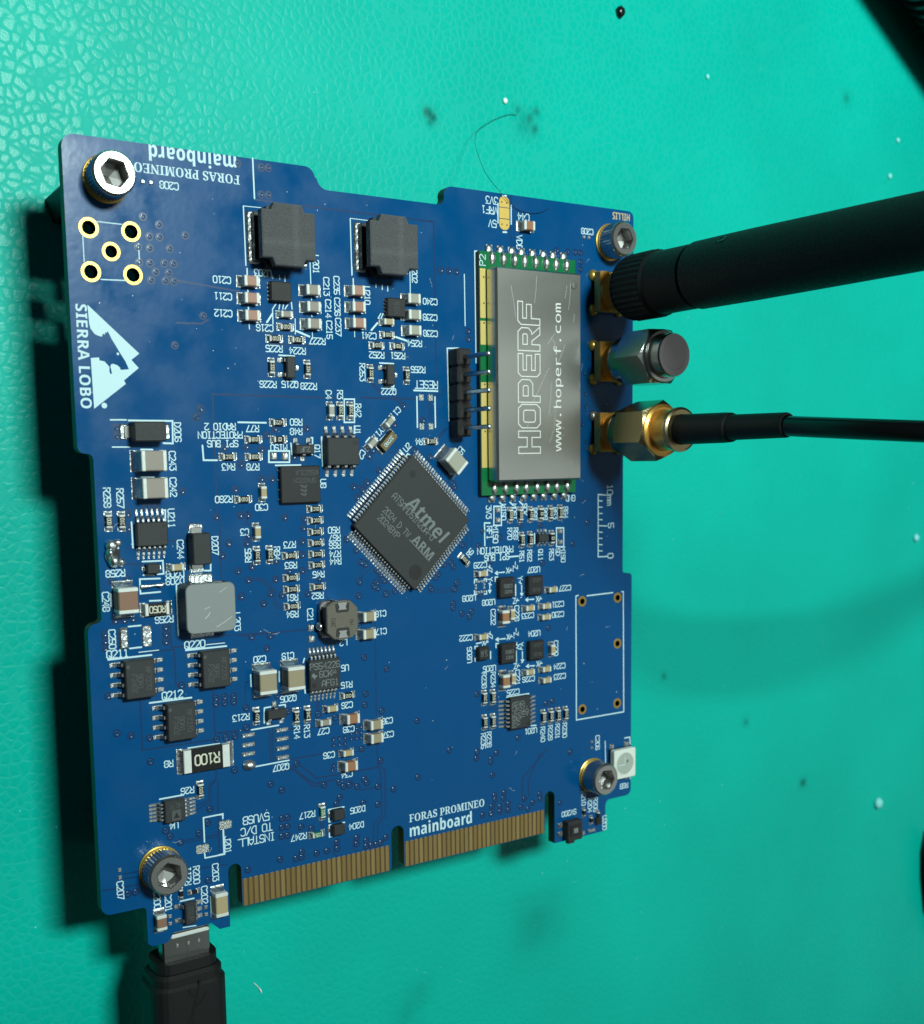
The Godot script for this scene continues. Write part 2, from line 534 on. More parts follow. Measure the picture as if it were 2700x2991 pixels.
func type(text: String, font: String, weight: int, h: float, length: float, m: Material, parent: Node, at: Vector3, deg: float, called := "lettering", slant := 0.0) -> void:
	# letters of a drawn font, lying flat; h the height of a capital, length the length of the line
	var f := SystemFont.new()
	f.font_names = PackedStringArray([font])
	f.font_weight = weight
	var t := TextMesh.new()
	t.text = text
	t.font = f
	t.font_size = 64
	t.pixel_size = 0.001
	t.depth = 0.0
	t.curve_step = 2.0
	t.horizontal_alignment = HORIZONTAL_ALIGNMENT_CENTER
	var arr := t.get_mesh_arrays()
	var p: PackedVector3Array = arr[Mesh.ARRAY_VERTEX]
	var n: PackedVector3Array = arr[Mesh.ARRAY_NORMAL]
	var lo := Vector3.ONE * 1e9
	var hi := -lo
	for q in p:
		lo = lo.min(q)
		hi = hi.max(q)
	var k := Vector2(length / (hi.x - lo.x), h / (0.0457))
	for i in p.size():
		var q := Vector2((p[i].x - (lo.x + hi.x) / 2) * k.x, (p[i].y - (lo.y + hi.y) / 2) * k.y)
		p[i] = Vector3(q.x + q.y * slant, 0, -q.y) * MM
		n[i] = Vector3.UP
	arr[Mesh.ARRAY_VERTEX] = p
	arr[Mesh.ARRAY_NORMAL] = n
	arr[Mesh.ARRAY_TANGENT] = null
	var am := ArrayMesh.new()
	am.add_surface_from_arrays(Mesh.PRIMITIVE_TRIANGLES, arr)
	put(called, am, m, parent, at, deg)

func silk(pts: Array, wide: float) -> void:
	strokes += 1
	silk_shape.stroke(flat_points(pts), wide, 0.012 + 0.0006 * (strokes % 12))

func seam(pts: Array, wide: float) -> void:
	strokes += 1
	seam_shape.stroke(flat_points(pts), wide * 0.8, 0.004 + 0.0004 * (strokes % 12))

func flat_points(pts: Array) -> PackedVector2Array:
	var q := PackedVector2Array()
	for a in pts:
		q.append((a as Vector2) - Vector2(44.5, 47.5))
	return q

func via(u: float, v: float, r: float) -> void:
	var c := Transform3D(Basis(), Vector3(u - 44.5, 0, v - 47.5))
	via_shape.x = c
	via_shape.lathe([Vector2(r * 1.15, 0.011), Vector2(r, 0.035), Vector2(r * 0.75, 0.04), Vector2(r * 0.45, 0.014)], 10)
	via_hole.x = c
	via_hole.lathe([Vector2(r * 1.75, 0.0092), Vector2(r * 1.1, 0.0105)], 10)
	via_hole.lathe([Vector2(r * 0.5, 0.013), Vector2(0.0, 0.0131)], 8)

# ---------------------------------------------------------------- parts of the board
func pad_mesh(a: float, b: float, z: float) -> ArrayMesh:
	var key := "pad%.2f_%.2f_%.2f" % [a, b, z]
	if not K.has(key):
		var s := Solid.new()
		s.prism(rect(a, b, minf(a, b) * 0.2, 2), 0.004, z, minf(z * 0.95, minf(a, b) * 0.22), false)
		K[key] = s.mesh()
	return K[key]

func bare_pad(u: float, v: float, deg: float, a: float, b: float, z: float) -> void:
	put("solder_pad", pad_mesh(a, b, z), M.pad if z < 0.1 else M.solder, board, W(u, v), deg)

const CHIPS := {"0402": Vector3(1.0, 0.38, 0.5), "0402p": Vector3(1.0, 0.5, 0.5), "0603": Vector3(1.6, 0.8, 0.8), "0805": Vector3(2.0, 1.2, 1.3), "1206": Vector3(3.2, 1.6, 1.7), "1210": Vector3(3.15, 2.3, 2.45)}

func end_caps(o: Node3D, key: String, s: Vector3, band: float, swell: float, m: Material) -> void:
	for e in [-1.0, 1.0]:
		put("end_cap", box_mesh("cap" + key, Vector3(band, s.y + swell, s.z + swell), 0.09, Vector3(0, s.y / 2 + 0.05, 0)), m, o, Vector3(e * (s.x / 2 - band / 2 + 0.02), 0, 0) * MM)

func end_pads(o: Node3D, key: String, s: Vector3, reach: float, fillet: float) -> void:
	if not K.has("fil" + key):   # a solder fillet: from the pad's outer edge up the end face
		var b := Solid.new()
		var z := s.z / 2 + 0.07
		var x0 := s.x / 2 - 0.15
		var x1 := s.x / 2 + reach
		var prev := Vector2(x1, 0.02)
		for k in range(1, 6):
			var f := k / 5.0
			var q := Vector2(lerpf(x1, s.x / 2 + 0.01, f), 0.05 + fillet * f * f)
			var zz := z - 0.1 * f
			b.quad(Vector3(prev.x, prev.y, -z), Vector3(prev.x, prev.y, z), Vector3(q.x, q.y, zz), Vector3(q.x, q.y, -zz), Vector3(1, 1, 0))
			for sg in [-1.0, 1.0]:
				b.quad(Vector3(prev.x, prev.y, sg * z), Vector3(q.x, q.y, sg * zz), Vector3(q.x, 0.0, sg * (z + 0.05)), Vector3(prev.x, 0.0, sg * (z + 0.05)), Vector3(0, 0.2, sg))
			prev = q
			z = zz
		b.box(Vector3((x0 + x1) / 2, 0.025, 0), Vector3(x1 - x0 + 0.06, 0.05, s.z + 0.2), 0.02)
		K["fil" + key] = b.mesh()
	for e in [0.0, 180.0]:
		put("solder_joint", K["fil" + key], M.solder, o, Vector3.ZERO, e)

func resistor(u: float, v: float, deg: float, mark: String, mdeg: float, kind := "0603", face := "film") -> Node3D:
	var o := group("resistor", board, W(u, v), deg)
	var s := Vector3(1.6, 0.45, 0.82)
	if kind == "1206":
		s = Vector3(3.1, 0.55, 1.6)
	if kind == "2512":
		s = Vector3(6.3, 0.65, 3.15)
	put("body", box_mesh("res" + kind, Vector3(s.x - 0.2, s.y, s.z - 0.02), 0.03, Vector3(0, s.y / 2 + 0.05, 0)), M[face], o)
	end_caps(o, "res" + kind, s, 0.32 if kind == "0603" else (0.5 if kind == "1206" else 1.1), 0.015, M.tin)
	end_pads(o, "res" + kind, s, 0.42 if kind == "0603" else (0.5 if kind == "1206" else 0.75), s.y * 0.75)
	if mark:
		if mark == "0":
			var q := Solid.new()
			q.stroke(PackedVector2Array([Vector2(-0.17, -0.2), Vector2(0.17, -0.2), Vector2(0.17, 0.2), Vector2(-0.17, 0.2), Vector2(-0.17, -0.2)]), 0.1, 0.0)
			if not K.has("zero"):
				K["zero"] = q.mesh()
			put("marking", K["zero"], M.white_mark, o, Vector3(0, s.y + 0.065, 0) * MM)
		else:
			var h: float = {"0603": 0.44, "1206": 0.8, "2512": 1.3}[kind]
			put("marking", text_mesh(mark, h, h * 0.16, 0.0, 0.8), M.white_mark, o, Vector3(0, s.y + 0.06, 0) * MM, mdeg - deg)
	return o

func small_resistor(u: float, v: float, deg: float) -> void:
	var o := group("resistor", board, W(u, v), deg)
	var s: Vector3 = CHIPS["0402"]
	put("body", box_mesh("res0402", Vector3(0.8, s.y, 0.48), 0.03, Vector3(0, s.y / 2 + 0.05, 0)), M.film, o)
	end_caps(o, "res0402", s, 0.22, 0.015, M.tin)
	end_pads(o, "res0402", s, 0.3, 0.25)

func capacitor(u: float, v: float, deg: float, kind: String, tone: int) -> Node3D:
	var o := group("land_pair" if kind == "0402p" else "capacitor", board, W(u, v), deg)
	var s: Vector3 = CHIPS[kind]
	if kind == "0402p":   # bare pair of tinned lands
		for e in [-0.5, 0.5]:
			put("solder_pad", pad_mesh(0.5, 0.55, 0.16), M.solder, o, Vector3(e, 0, 0) * MM)
		return o
	put("body", box_mesh("cer" + kind, Vector3(s.x - 0.2, s.y, s.z), minf(0.12, s.y * 0.1), Vector3(0, s.y / 2 + 0.05, 0)), M["ceramic%d" % tone], o)
	end_caps(o, "cer" + kind, s, s.x * (0.24 if kind in ["0603", "0805"] else 0.17), 0.05, M.tin)
	end_pads(o, "cer" + kind, s, {"0402": 0.3, "0603": 0.42, "0805": 0.62, "1206": 0.65, "1210": 0.7}[kind], s.y * 0.55)
	return o

func lead_mesh(b: float, s: float, h: float, wide: float, thick := 0.15) -> ArrayMesh:
	var key := "lead%.2f_%.2f_%.2f_%.2f" % [b, s, h, wide]
	if not K.has(key):
		var q := Solid.new()
		var d := s - b
		q.ribbon([Vector2(b - 0.08, h), Vector2(b + d * 0.22, h), Vector2(b + d * 0.34, h - 0.08), Vector2(b + d * 0.5, 0.2), Vector2(b + d * 0.6, 0.1), Vector2(s, 0.08)], thick, wide)
		K[key] = q.mesh()
	return K[key]

func chip(called: String, u: float, v: float, deg: float, bx: float, bz: float, h: float, m := "epoxy") -> Node3D:
	var o := group(called, board, W(u, v), deg)
	put("body", box_mesh("chip%.2f_%.2f_%.2f" % [bx, bz, h], Vector3(bx, h - 0.08, bz), 0.13 if h > 0.7 else 0.04, Vector3(0, h / 2 + 0.04, 0)), M[m], o)
	return o

func leads(o: Node3D, b: float, s: float, h: float, wide: float, pitch: float, n: int, turns: Array, pads := true) -> void:
	for a in turns:
		for i in n:
			var t := deg_to_rad(a)
			var off := (i - (n - 1) / 2.0) * pitch
			var q := Vector3(-sin(t) * off, 0, cos(t) * off) * MM
			put("lead", lead_mesh(b, s, h, wide), M.bright_tin if pitch > 0.7 else M.solder, o, q, a)
			if pads:
				put("solder_pad", pad_mesh(s - b + 0.35 if pitch > 1 else (s - b) + 0.25, wide + (0.2 if pitch > 1 else 0.1), 0.09), M.solder, o, q + Vector3(cos(t), 0, sin(t)) * (s - (s - b) * 0.38 + 0.15) * MM, a)

func marks(o: Node3D, h: float, m: String, deg: float, rows: Array) -> void:   # rows: [text, x, z, height]
	for r in rows:
		put("marking", text_mesh(r[0], r[3], r[3] * (r[4] if r.size() > 4 else 0.13), 0.0, 0.95), M[m], o, Vector3(r[1], h + 0.006, r[2]) * MM, deg)

func pit(o: Node3D, x: float, z: float, y: float, r: float, m := "pit") -> void:
	var key := "pit%.2f" % r
	if not K.has(key):
		var s := Solid.new()
		s.lathe([Vector2(r, 0.004), Vector2(r * 0.92, 0.006), Vector2(0, 0.0061)], 20)
		K[key] = s.mesh()
	put("pin_mark", K[key], M[m], o, Vector3(x, y, z) * MM)

func soic(u: float, v: float, deg: float, rows: Array, mdeg: float) -> void:
	var o := chip("power_chip", u, v, deg, 3.75, 4.85, 1.5, "epoxy")
	leads(o, 1.87, 3.0, 0.78, 0.42, 1.27, 4, [0.0, 180.0])
	marks(o, 1.5, "faint_laser", mdeg, rows)

func transistor(u: float, v: float, deg: float, mark := "", wide := 2.85) -> Node3D:
	# two legs on the -x side, one on the +x side
	var o := chip("transistor", u, v, deg, 1.25, wide, 1.05, "epoxy")
	for a in [[180.0, 0.95], [180.0, -0.95], [0.0, 0.0]]:
		put("lead", lead_mesh(0.62, 1.2, 0.55, 0.42, 0.12), M.bright_tin, o, Vector3(0, 0, a[1]) * MM, a[0])
		put("solder_pad", pad_mesh(0.9, 0.75, 0.1), M.solder, o, Vector3(-1.15 if a[0] > 1 else 1.15, 0, a[1]) * MM)
	if mark:
		put("marking", text_mesh(mark, 0.6, 0.08, 0.0), M.laser, o, Vector3(0, 1.056, 0) * MM, 180.0 - deg)
	return o

func flat_pack(u: float, v: float, deg: float, bx: float, bz: float, h: float, n: int, pitch: float, called := "sensor_chip") -> Node3D:
	var o := chip(called, u, v, deg, bx, bz, h, "dark_epoxy")
	for i in n:
		for e in [-1.0, 1.0]:
			put("terminal", box_mesh("term", Vector3(0.24, 0.14, 0.28), 0.03, Vector3(0, 0.08, 0)), M.bright_tin, o, Vector3(e * (bx / 2 + 0.07), 0, (i - (n - 1) / 2.0) * pitch) * MM)
	return o

func diode(u: float, v: float, deg: float, s: Vector3, stripe := true) -> void:
	var o := group("diode", board, W(u, v), deg)
	put("body", box_mesh("dio%.1f" % s.x, s, 0.14, Vector3(0, s.y / 2 + 0.06, 0)), M.epoxy, o)
	for e in [0.0, 180.0]:
		put("lead", box_mesh("diol%.1f" % s.x, Vector3(s.x * 0.22, 0.3, s.z * (0.62 if s.x > 3 else 0.4)), 0.06, Vector3(s.x * 0.56, 0.2, 0)), M.bright_tin, o, Vector3.ZERO, e)
		put("solder_pad", pad_mesh(s.x * 0.26, s.z * (0.8 if s.x > 3 else 0.55), 0.14), M.solder, o, Vector3((1.0 if e < 1 else -1.0) * s.x * 0.66, 0, 0) * MM)
	if stripe:
		put("polarity_stripe", box_mesh("stripe%.1f" % s.x, Vector3(s.x * 0.06, 0.01, s.z - 0.3), 0.0, Vector3(s.x * 0.4, s.y + 0.066, 0)), M.pit, o)

func screw(u: float, v: float, turn: float) -> void:
	var o := group("socket_head_screw", board, W(u, v))
	if not K.has("washer"):
		var s := Solid.new()
		s.lathe([Vector2(1.5, 0.0), Vector2(2.78, 0.0), Vector2(2.82, 0.06), Vector2(2.82, 0.22), Vector2(2.72, 0.28), Vector2(2.62, 0.3), Vector2(2.66, 0.36), Vector2(2.7, 0.4), Vector2(2.7, 0.58), Vector2(2.6, 0.66), Vector2(1.5, 0.66)], 40)
		K["washer"] = s.mesh()
		s = Solid.new()
		s.lathe([Vector2(2.45, 0.66), Vector2(2.62, 0.75), Vector2(2.62, 3.2)], 72, 0.12)
		K["knurl"] = s.mesh()
		s = Solid.new()
		s.lathe([Vector2(2.5, 3.2), Vector2(2.62, 3.2), Vector2(2.6, 3.35), Vector2(2.35, 3.62)], 72)
		var n := 48
		for i in n:
			var f0 := TAU * i / n
			var f1 := TAU * (i + 1) / n
			var h0 := 1.42 / cos(fposmod(f0, PI / 3) - PI / 6)
			var h1 := 1.42 / cos(fposmod(f1 - 0.0001, PI / 3) - PI / 6)
			var o0 := Vector3(cos(f0), 0, sin(f0))
			var o1 := Vector3(cos(f1), 0, sin(f1))
			var up := Vector3(0, 3.62, 0)
			s.quad(o0 * 2.35 + up, o1 * 2.35 + up, o1 * (h1 + 0.12) + up, o0 * (h0 + 0.12) + up, Vector3.UP)
			s.quad(o0 * (h0 + 0.12) + up, o1 * (h1 + 0.12) + up, o1 * h1 + up - Vector3(0, 0.14, 0), o0 * h0 + up - Vector3(0, 0.14, 0), Vector3.UP)
			s.quad(o0 * h0 + Vector3(0, 3.48, 0), o1 * h1 + Vector3(0, 3.48, 0), o1 * h1 + Vector3(0, 1.7, 0), o0 * h0 + Vector3(0, 1.7, 0), -o0 - o1)
			s.flat(o0 * h0 + Vector3(0, 1.7, 0), o1 * h1 + Vector3(0, 1.7, 0), Vector3(0, 1.3, 0), Vector3.UP)
		K["head"] = s.mesh()
		s = Solid.new()
		s.prism(ngon(2.9, 6), -TOP + 0.05, -1.65)
		K["post"] = s.mesh()
	put("washer", K["washer"], M.brass, o)
	put("knurled_side", K["knurl"], M.steel, o, Vector3.ZERO, turn)
	put("screw_head", K["head"], M.steel, o, Vector3.ZERO, turn)
	put("standoff", K["post"], M.socket_dark, o, Vector3.ZERO, 15.0)

func coaxial_socket(u: float, v: float) -> void:
	var o := group("coaxial_socket", board, W(u, v))
	var s := Solid.new()
	s.prism(rect(6.1, 6.1, 0.15, 1), 0.85, 2.25, 0.08)
	put("flange", s.mesh(), M.gold, o)
	for a in [[-2.6, -2.6], [2.6, -2.6], [-2.6, 2.6], [2.6, 2.6]]:
		put("leg", box_mesh("smaleg", Vector3(0.95, 1.1, 0.95), 0.1, Vector3(0, 0.45, 0)), M.gold, o, Vector3(a[0], 0, a[1]) * MM)
		if not K.has("smablob"):
			var b := Solid.new()
			b.blob(Vector3(0, 0.1, 0), Vector3(0.85, 0.8, 0.95), 12, 6)
			K["smablob"] = b.mesh()
		put("solder_joint", K["smablob"], M.brass if a[0] > -3 and not (v > 30 and a[1] < 0 and a[0] < 0) else M.solder, o, Vector3(a[0] - 0.15, 0, a[1]) * MM)
	s = Solid.new()
	var prof := [Vector2(3.0, 2.25), Vector2(3.0, 2.6)]
	for k in 10:
		prof.append(Vector2(3.12, 2.7 + k * 0.5))
		prof.append(Vector2(2.85, 2.95 + k * 0.5))
	prof.append(Vector2(0.0, 7.8))
	s.lathe(prof, 28)
	put("threaded_barrel", s.mesh(), M.gold, o)
	s = Solid.new()
	s.lathe([Vector2(2.0, 0.02), Vector2(2.0, 0.86), Vector2(0, 0.87)], 20)
	put("insulator", s.mesh(), M.socket_dark, o)

func inductor(u: float, v: float) -> void:
	var o := group("power_inductor", board, W(u, v))
	var a := 3.72
	var b := 3.86
	var q := PackedVector2Array([Vector2(-a, -2.95), Vector2(-2.35, -2.95), Vector2(-1.95, -b), Vector2(1.85, -b), Vector2(2.3, -2.95), Vector2(a, -2.95), Vector2(a, 2.95), Vector2(2.3, 2.95), Vector2(1.85, b), Vector2(-1.95, b), Vector2(-2.35, 2.95), Vector2(-a, 2.95)])
	if not K.has("ind_top"):
		var s := Solid.new()
		s.prism(q, 2.45, 3.65, 0.14)
		K["ind_top"] = s.mesh()
		s = Solid.new()
		s.prism(q, 0.25, 1.25, 0.05)
		K["ind_low"] = s.mesh()
		s = Solid.new()
		s.lathe([Vector2(3.2, 1.2), Vector2(3.25, 2.5)], 40)
		K["ind_core"] = s.mesh()
	put("top_plate", K["ind_top"], M.ferrite, o)
	put("bottom_plate", K["ind_low"], M.ferrite_core, o)
	put("winding", K["ind_core"], M.ferrite_core, o)
	for e in [-1.0, 1.0]:
		put("solder_pad", pad_mesh(1.9, 6.6, 0.22), M.solder, o, Vector3(e * 3.35, 0, 0) * MM)

# ---------------------------------------------------------------- the board itself
func outline() -> PackedVector2Array:
	var q := PackedVector2Array()
	var arc := func(cx: float, cy: float, r: float, from: float, to: float, n: int) -> void:
		for k in n + 1:
			var f := deg_to_rad(lerpf(from, to, k / float(n)))
			q.append(Vector2(cx + cos(f) * r, cy + sin(f) * r))
	arc.call(1.5, 1.5, 1.5, 180, 270, 5)
	arc.call(31.3, 1.5, 1.5, 270, 350, 5)
	arc.call(34.6, 1.1, 1.6, 170, 90, 5)
	arc.call(52.0, 1.6, 1.1, 90, 10, 5)
	arc.call(54.4, 1.4, 1.4, 190, 270, 5)
	arc.call(88.0, 1.0, 1.0, 270, 360, 4)
	arc.call(88.2, 37.2, 0.8, 0, 90, 3)
	arc.call(87.6, 38.6, 0.6, 270, 180, 3)
	arc.call(87.6, 56.8, 0.6, 180, 90, 3)
	arc.call(88.4, 58.0, 0.6, 270, 360, 3)
	arc.call(88.0, 93.8, 1.0, 0, 90, 4)
	arc.call(84.3, 95.7, 0.9, 270, 180, 3)
	arc.call(82.9, 99.5, 0.5, 0, 90, 3)
	q.append(Vector2(72.65, 100.0))
	arc.call(71.65, 92.2, 1.0, 0, -180, 8)
	q.append_array([Vector2(70.65, 97.5), Vector2(70.3, 97.9), Vector2(44.75, 97.9), Vector2(44.4, 97.5)])
	arc.call(43.35, 92.4, 1.05, 0, -180, 8)
	q.append_array([Vector2(42.3, 97.5), Vector2(41.95, 97.9), Vector2(19.2, 97.9), Vector2(18.85, 97.5)])
	arc.call(17.92, 92.6, 0.93, 0, -180, 8)
	q.append_array([Vector2(16.99, 100.2), Vector2(15.5, 100.2), Vector2(14.4, 99.1), Vector2(9.2, 99.1), Vector2(8.3, 100.25), Vector2(6.3, 100.25), Vector2(5.75, 99.8)])
	arc.call(5.2, 95.3, 0.5, 0, -90, 3)
	arc.call(1.2, 93.55, 1.2, 90, 180, 4)
	arc.call(1.2, 58.7, 1.1, 180, 270, 3)
	arc.call(1.25, 57.0, 0.6, 90, 0, 3)
	arc.call(1.15, 37.7, 0.7, 0, -90, 3)
	arc.call(0.9, 36.1, 0.9, 90, 180, 3)
	return q

func make_board() -> void:
	board = thing("circuit_board", "blue circuit board crowded with chips, standing on posts on the green mat", "circuit board")
	var shape := outline()
	var holes := [[7.76, 15.58, 1.24, 0.86], [12.84, 10.5 + 0.0, 1.24, 0.86]]
	holes.clear()
	for a in [[-2.54, -2.54, 0.86], [2.54, -2.54, 0.86], [0.0, 0.0, 0.78], [-2.54, 2.54, 0.86], [2.54, 2.54, 0.86]]:
		holes.append([5.23 + a[0], 13.03 + a[1], a[2], a[2] + 0.36])
	for a in [[78.44, 61.25], [85.93, 61.25], [85.93, 68.83], [85.93, 78.82], [78.46, 78.82]]:
		holes.append([a[0], a[1], 0.5, 0.86])
	var us := [-5.0, 100.0]
	var vs := [-5.0, 110.0]
	for h in holes:
		for e in [-1.35, 1.35]:
			for pair in [[us, h[0] + e], [vs, h[1] + e]]:
				var known := false
				for x in pair[0]:
					known = known or absf(x - pair[1]) < 0.12
				if not known:
					pair[0].append(pair[1])
	us.sort()
	vs.sort()
	var top := Solid.new()
	var off := Vector2(44.5, 47.5)
	for i in us.size() - 1:
		for j in vs.size() - 1:
			var c := Vector2((us[i] + us[i + 1]) / 2, (vs[j] + vs[j + 1]) / 2)
			var hole: Variant = null
			for h in holes:
				if absf(h[0] - c.x) < 0.3 and absf(h[1] - c.y) < 0.3:
					hole = h
			var cell := PackedVector2Array([Vector2(us[i], vs[j]), Vector2(us[i + 1], vs[j]), Vector2(us[i + 1], vs[j + 1]), Vector2(us[i], vs[j + 1])])
			if hole == null:
				for piece in Geometry2D.intersect_polygons(shape, cell):
					var q := PackedVector2Array()
					for a in piece:
						q.append(a - off)
					top.cap(q, 0.0, Vector3.UP)
					top.cap(q, -1.6, Vector3.DOWN)
			else:
				var n := 32
				for k in n:
					var g := []
					for e in [k, k + 1]:
						var f: float = TAU * e / n + PI / 4
						var d := Vector2(cos(f), sin(f))
						var m := maxf(absf(d.x), absf(d.y))
						var ctr := Vector2(hole[0], hole[1])
						var far := ctr + d / m * 1.35
						far = Vector2(clampf(far.x, us[i], us[i + 1]), clampf(far.y, vs[j], vs[j + 1]))
						g.append(ctr + d * hole[2] - off)
						g.append(far - off)
					for y in [0.0, -1.6]:
						top.quad(Vector3(g[0].x, y, g[0].y), Vector3(g[1].x, y, g[1].y), Vector3(g[3].x, y, g[3].y), Vector3(g[2].x, y, g[2].y), Vector3(0, 1 if y > -1 else -1, 0))
	var at := Vector3(0, TOP, 0) * MM
	put("solder_mask", top.mesh(), M.solder_mask, board, at)
	var side := Solid.new()
	var was := false
	for i in shape.size():
		var a := shape[i] - off
		var b := shape[(i + 1) % shape.size()] - off
		if a.distance_to(b) < 1e-4:
			continue
		var d := (b - a).normalized()
		var gold := (a.y > 49.5 or b.y > 49.5) and a.y < 51.0 and b.y < 51.0 and minf(a.x, b.x) > -26.0 and maxf(a.x, b.x) < 26.5
		if gold != was:
			put("connector_edge" if was else "board_edge", side.mesh(), M.laminate_gold if was else M.laminate, board, at)
			side = Solid.new()
			was = gold
		side.quad(Vector3(a.x, 0, a.y), Vector3(b.x, 0, b.y), Vector3(b.x, -1.6, b.y), Vector3(a.x, -1.6, a.y), Vector3(d.y, 0, -d.x))
	put("board_edge", side.mesh(), M.laminate, board, at)
	for h in holes:
		var s := Solid.new()
		var r: float = h[2]
		s.lathe([Vector2(r - 0.03, -1.6), Vector2(r - 0.03, 0.03)], 32)
		s.lathe([Vector2(h[3], 0.004), Vector2(h[3] - 0.03, 0.03), Vector2(r - 0.03, 0.031)], 32)
		for k in s.n.size():
			if absf(s.n[k].y) < 0.01:
				s.n[k] = -s.n[k]
		put("plated_hole", s.mesh(), M.gold_pad if h[0] < 40 else M.hole_gold, board, W(h[0], h[1]))

func edge_fingers(u0: float, u1: float, n: int) -> void:
	var step := (u1 - u0) / n
	for i in n:
		var key := "finger%.3f" % step
		var o := put("contact_finger", box_mesh(key, Vector3(step * 0.74, 0.07, 3.72), 0.03, Vector3(0, 0.03, 0)), M["finger_gold%d" % [0, 1, 0, 2, 1, 0, 0, 2, 1, 1, 0][i % 11]], board, W(u0 + step * (i + 0.5), 95.95))
		o.rotation.z = deg_to_rad([0.3, -0.4, 0.1, 0.5, -0.15, -0.5, 0.4][(i * 5) % 7])
		o.rotation.x = deg_to_rad([0.2, -0.3, 0.1, 0.0, -0.2][(i * 3) % 5])
		put("mask_glint", box_mesh("glint", Vector3(0.42, 0.05, 0.1), 0.02, Vector3(0, 0.025, 0)), M.bright_tin, board, W(u0 + step * (i + 0.5), 94.03))
	var s := Solid.new()
	s.box(Vector3((u0 + u1) / 2 - 44.5, 0.006, 95.95 - 47.5), Vector3(u1 - u0, 0.006, 3.8), 0.0)
	put("finger_bed", s.mesh(), M.finger_gap, board, Vector3(0, TOP, 0) * MM)

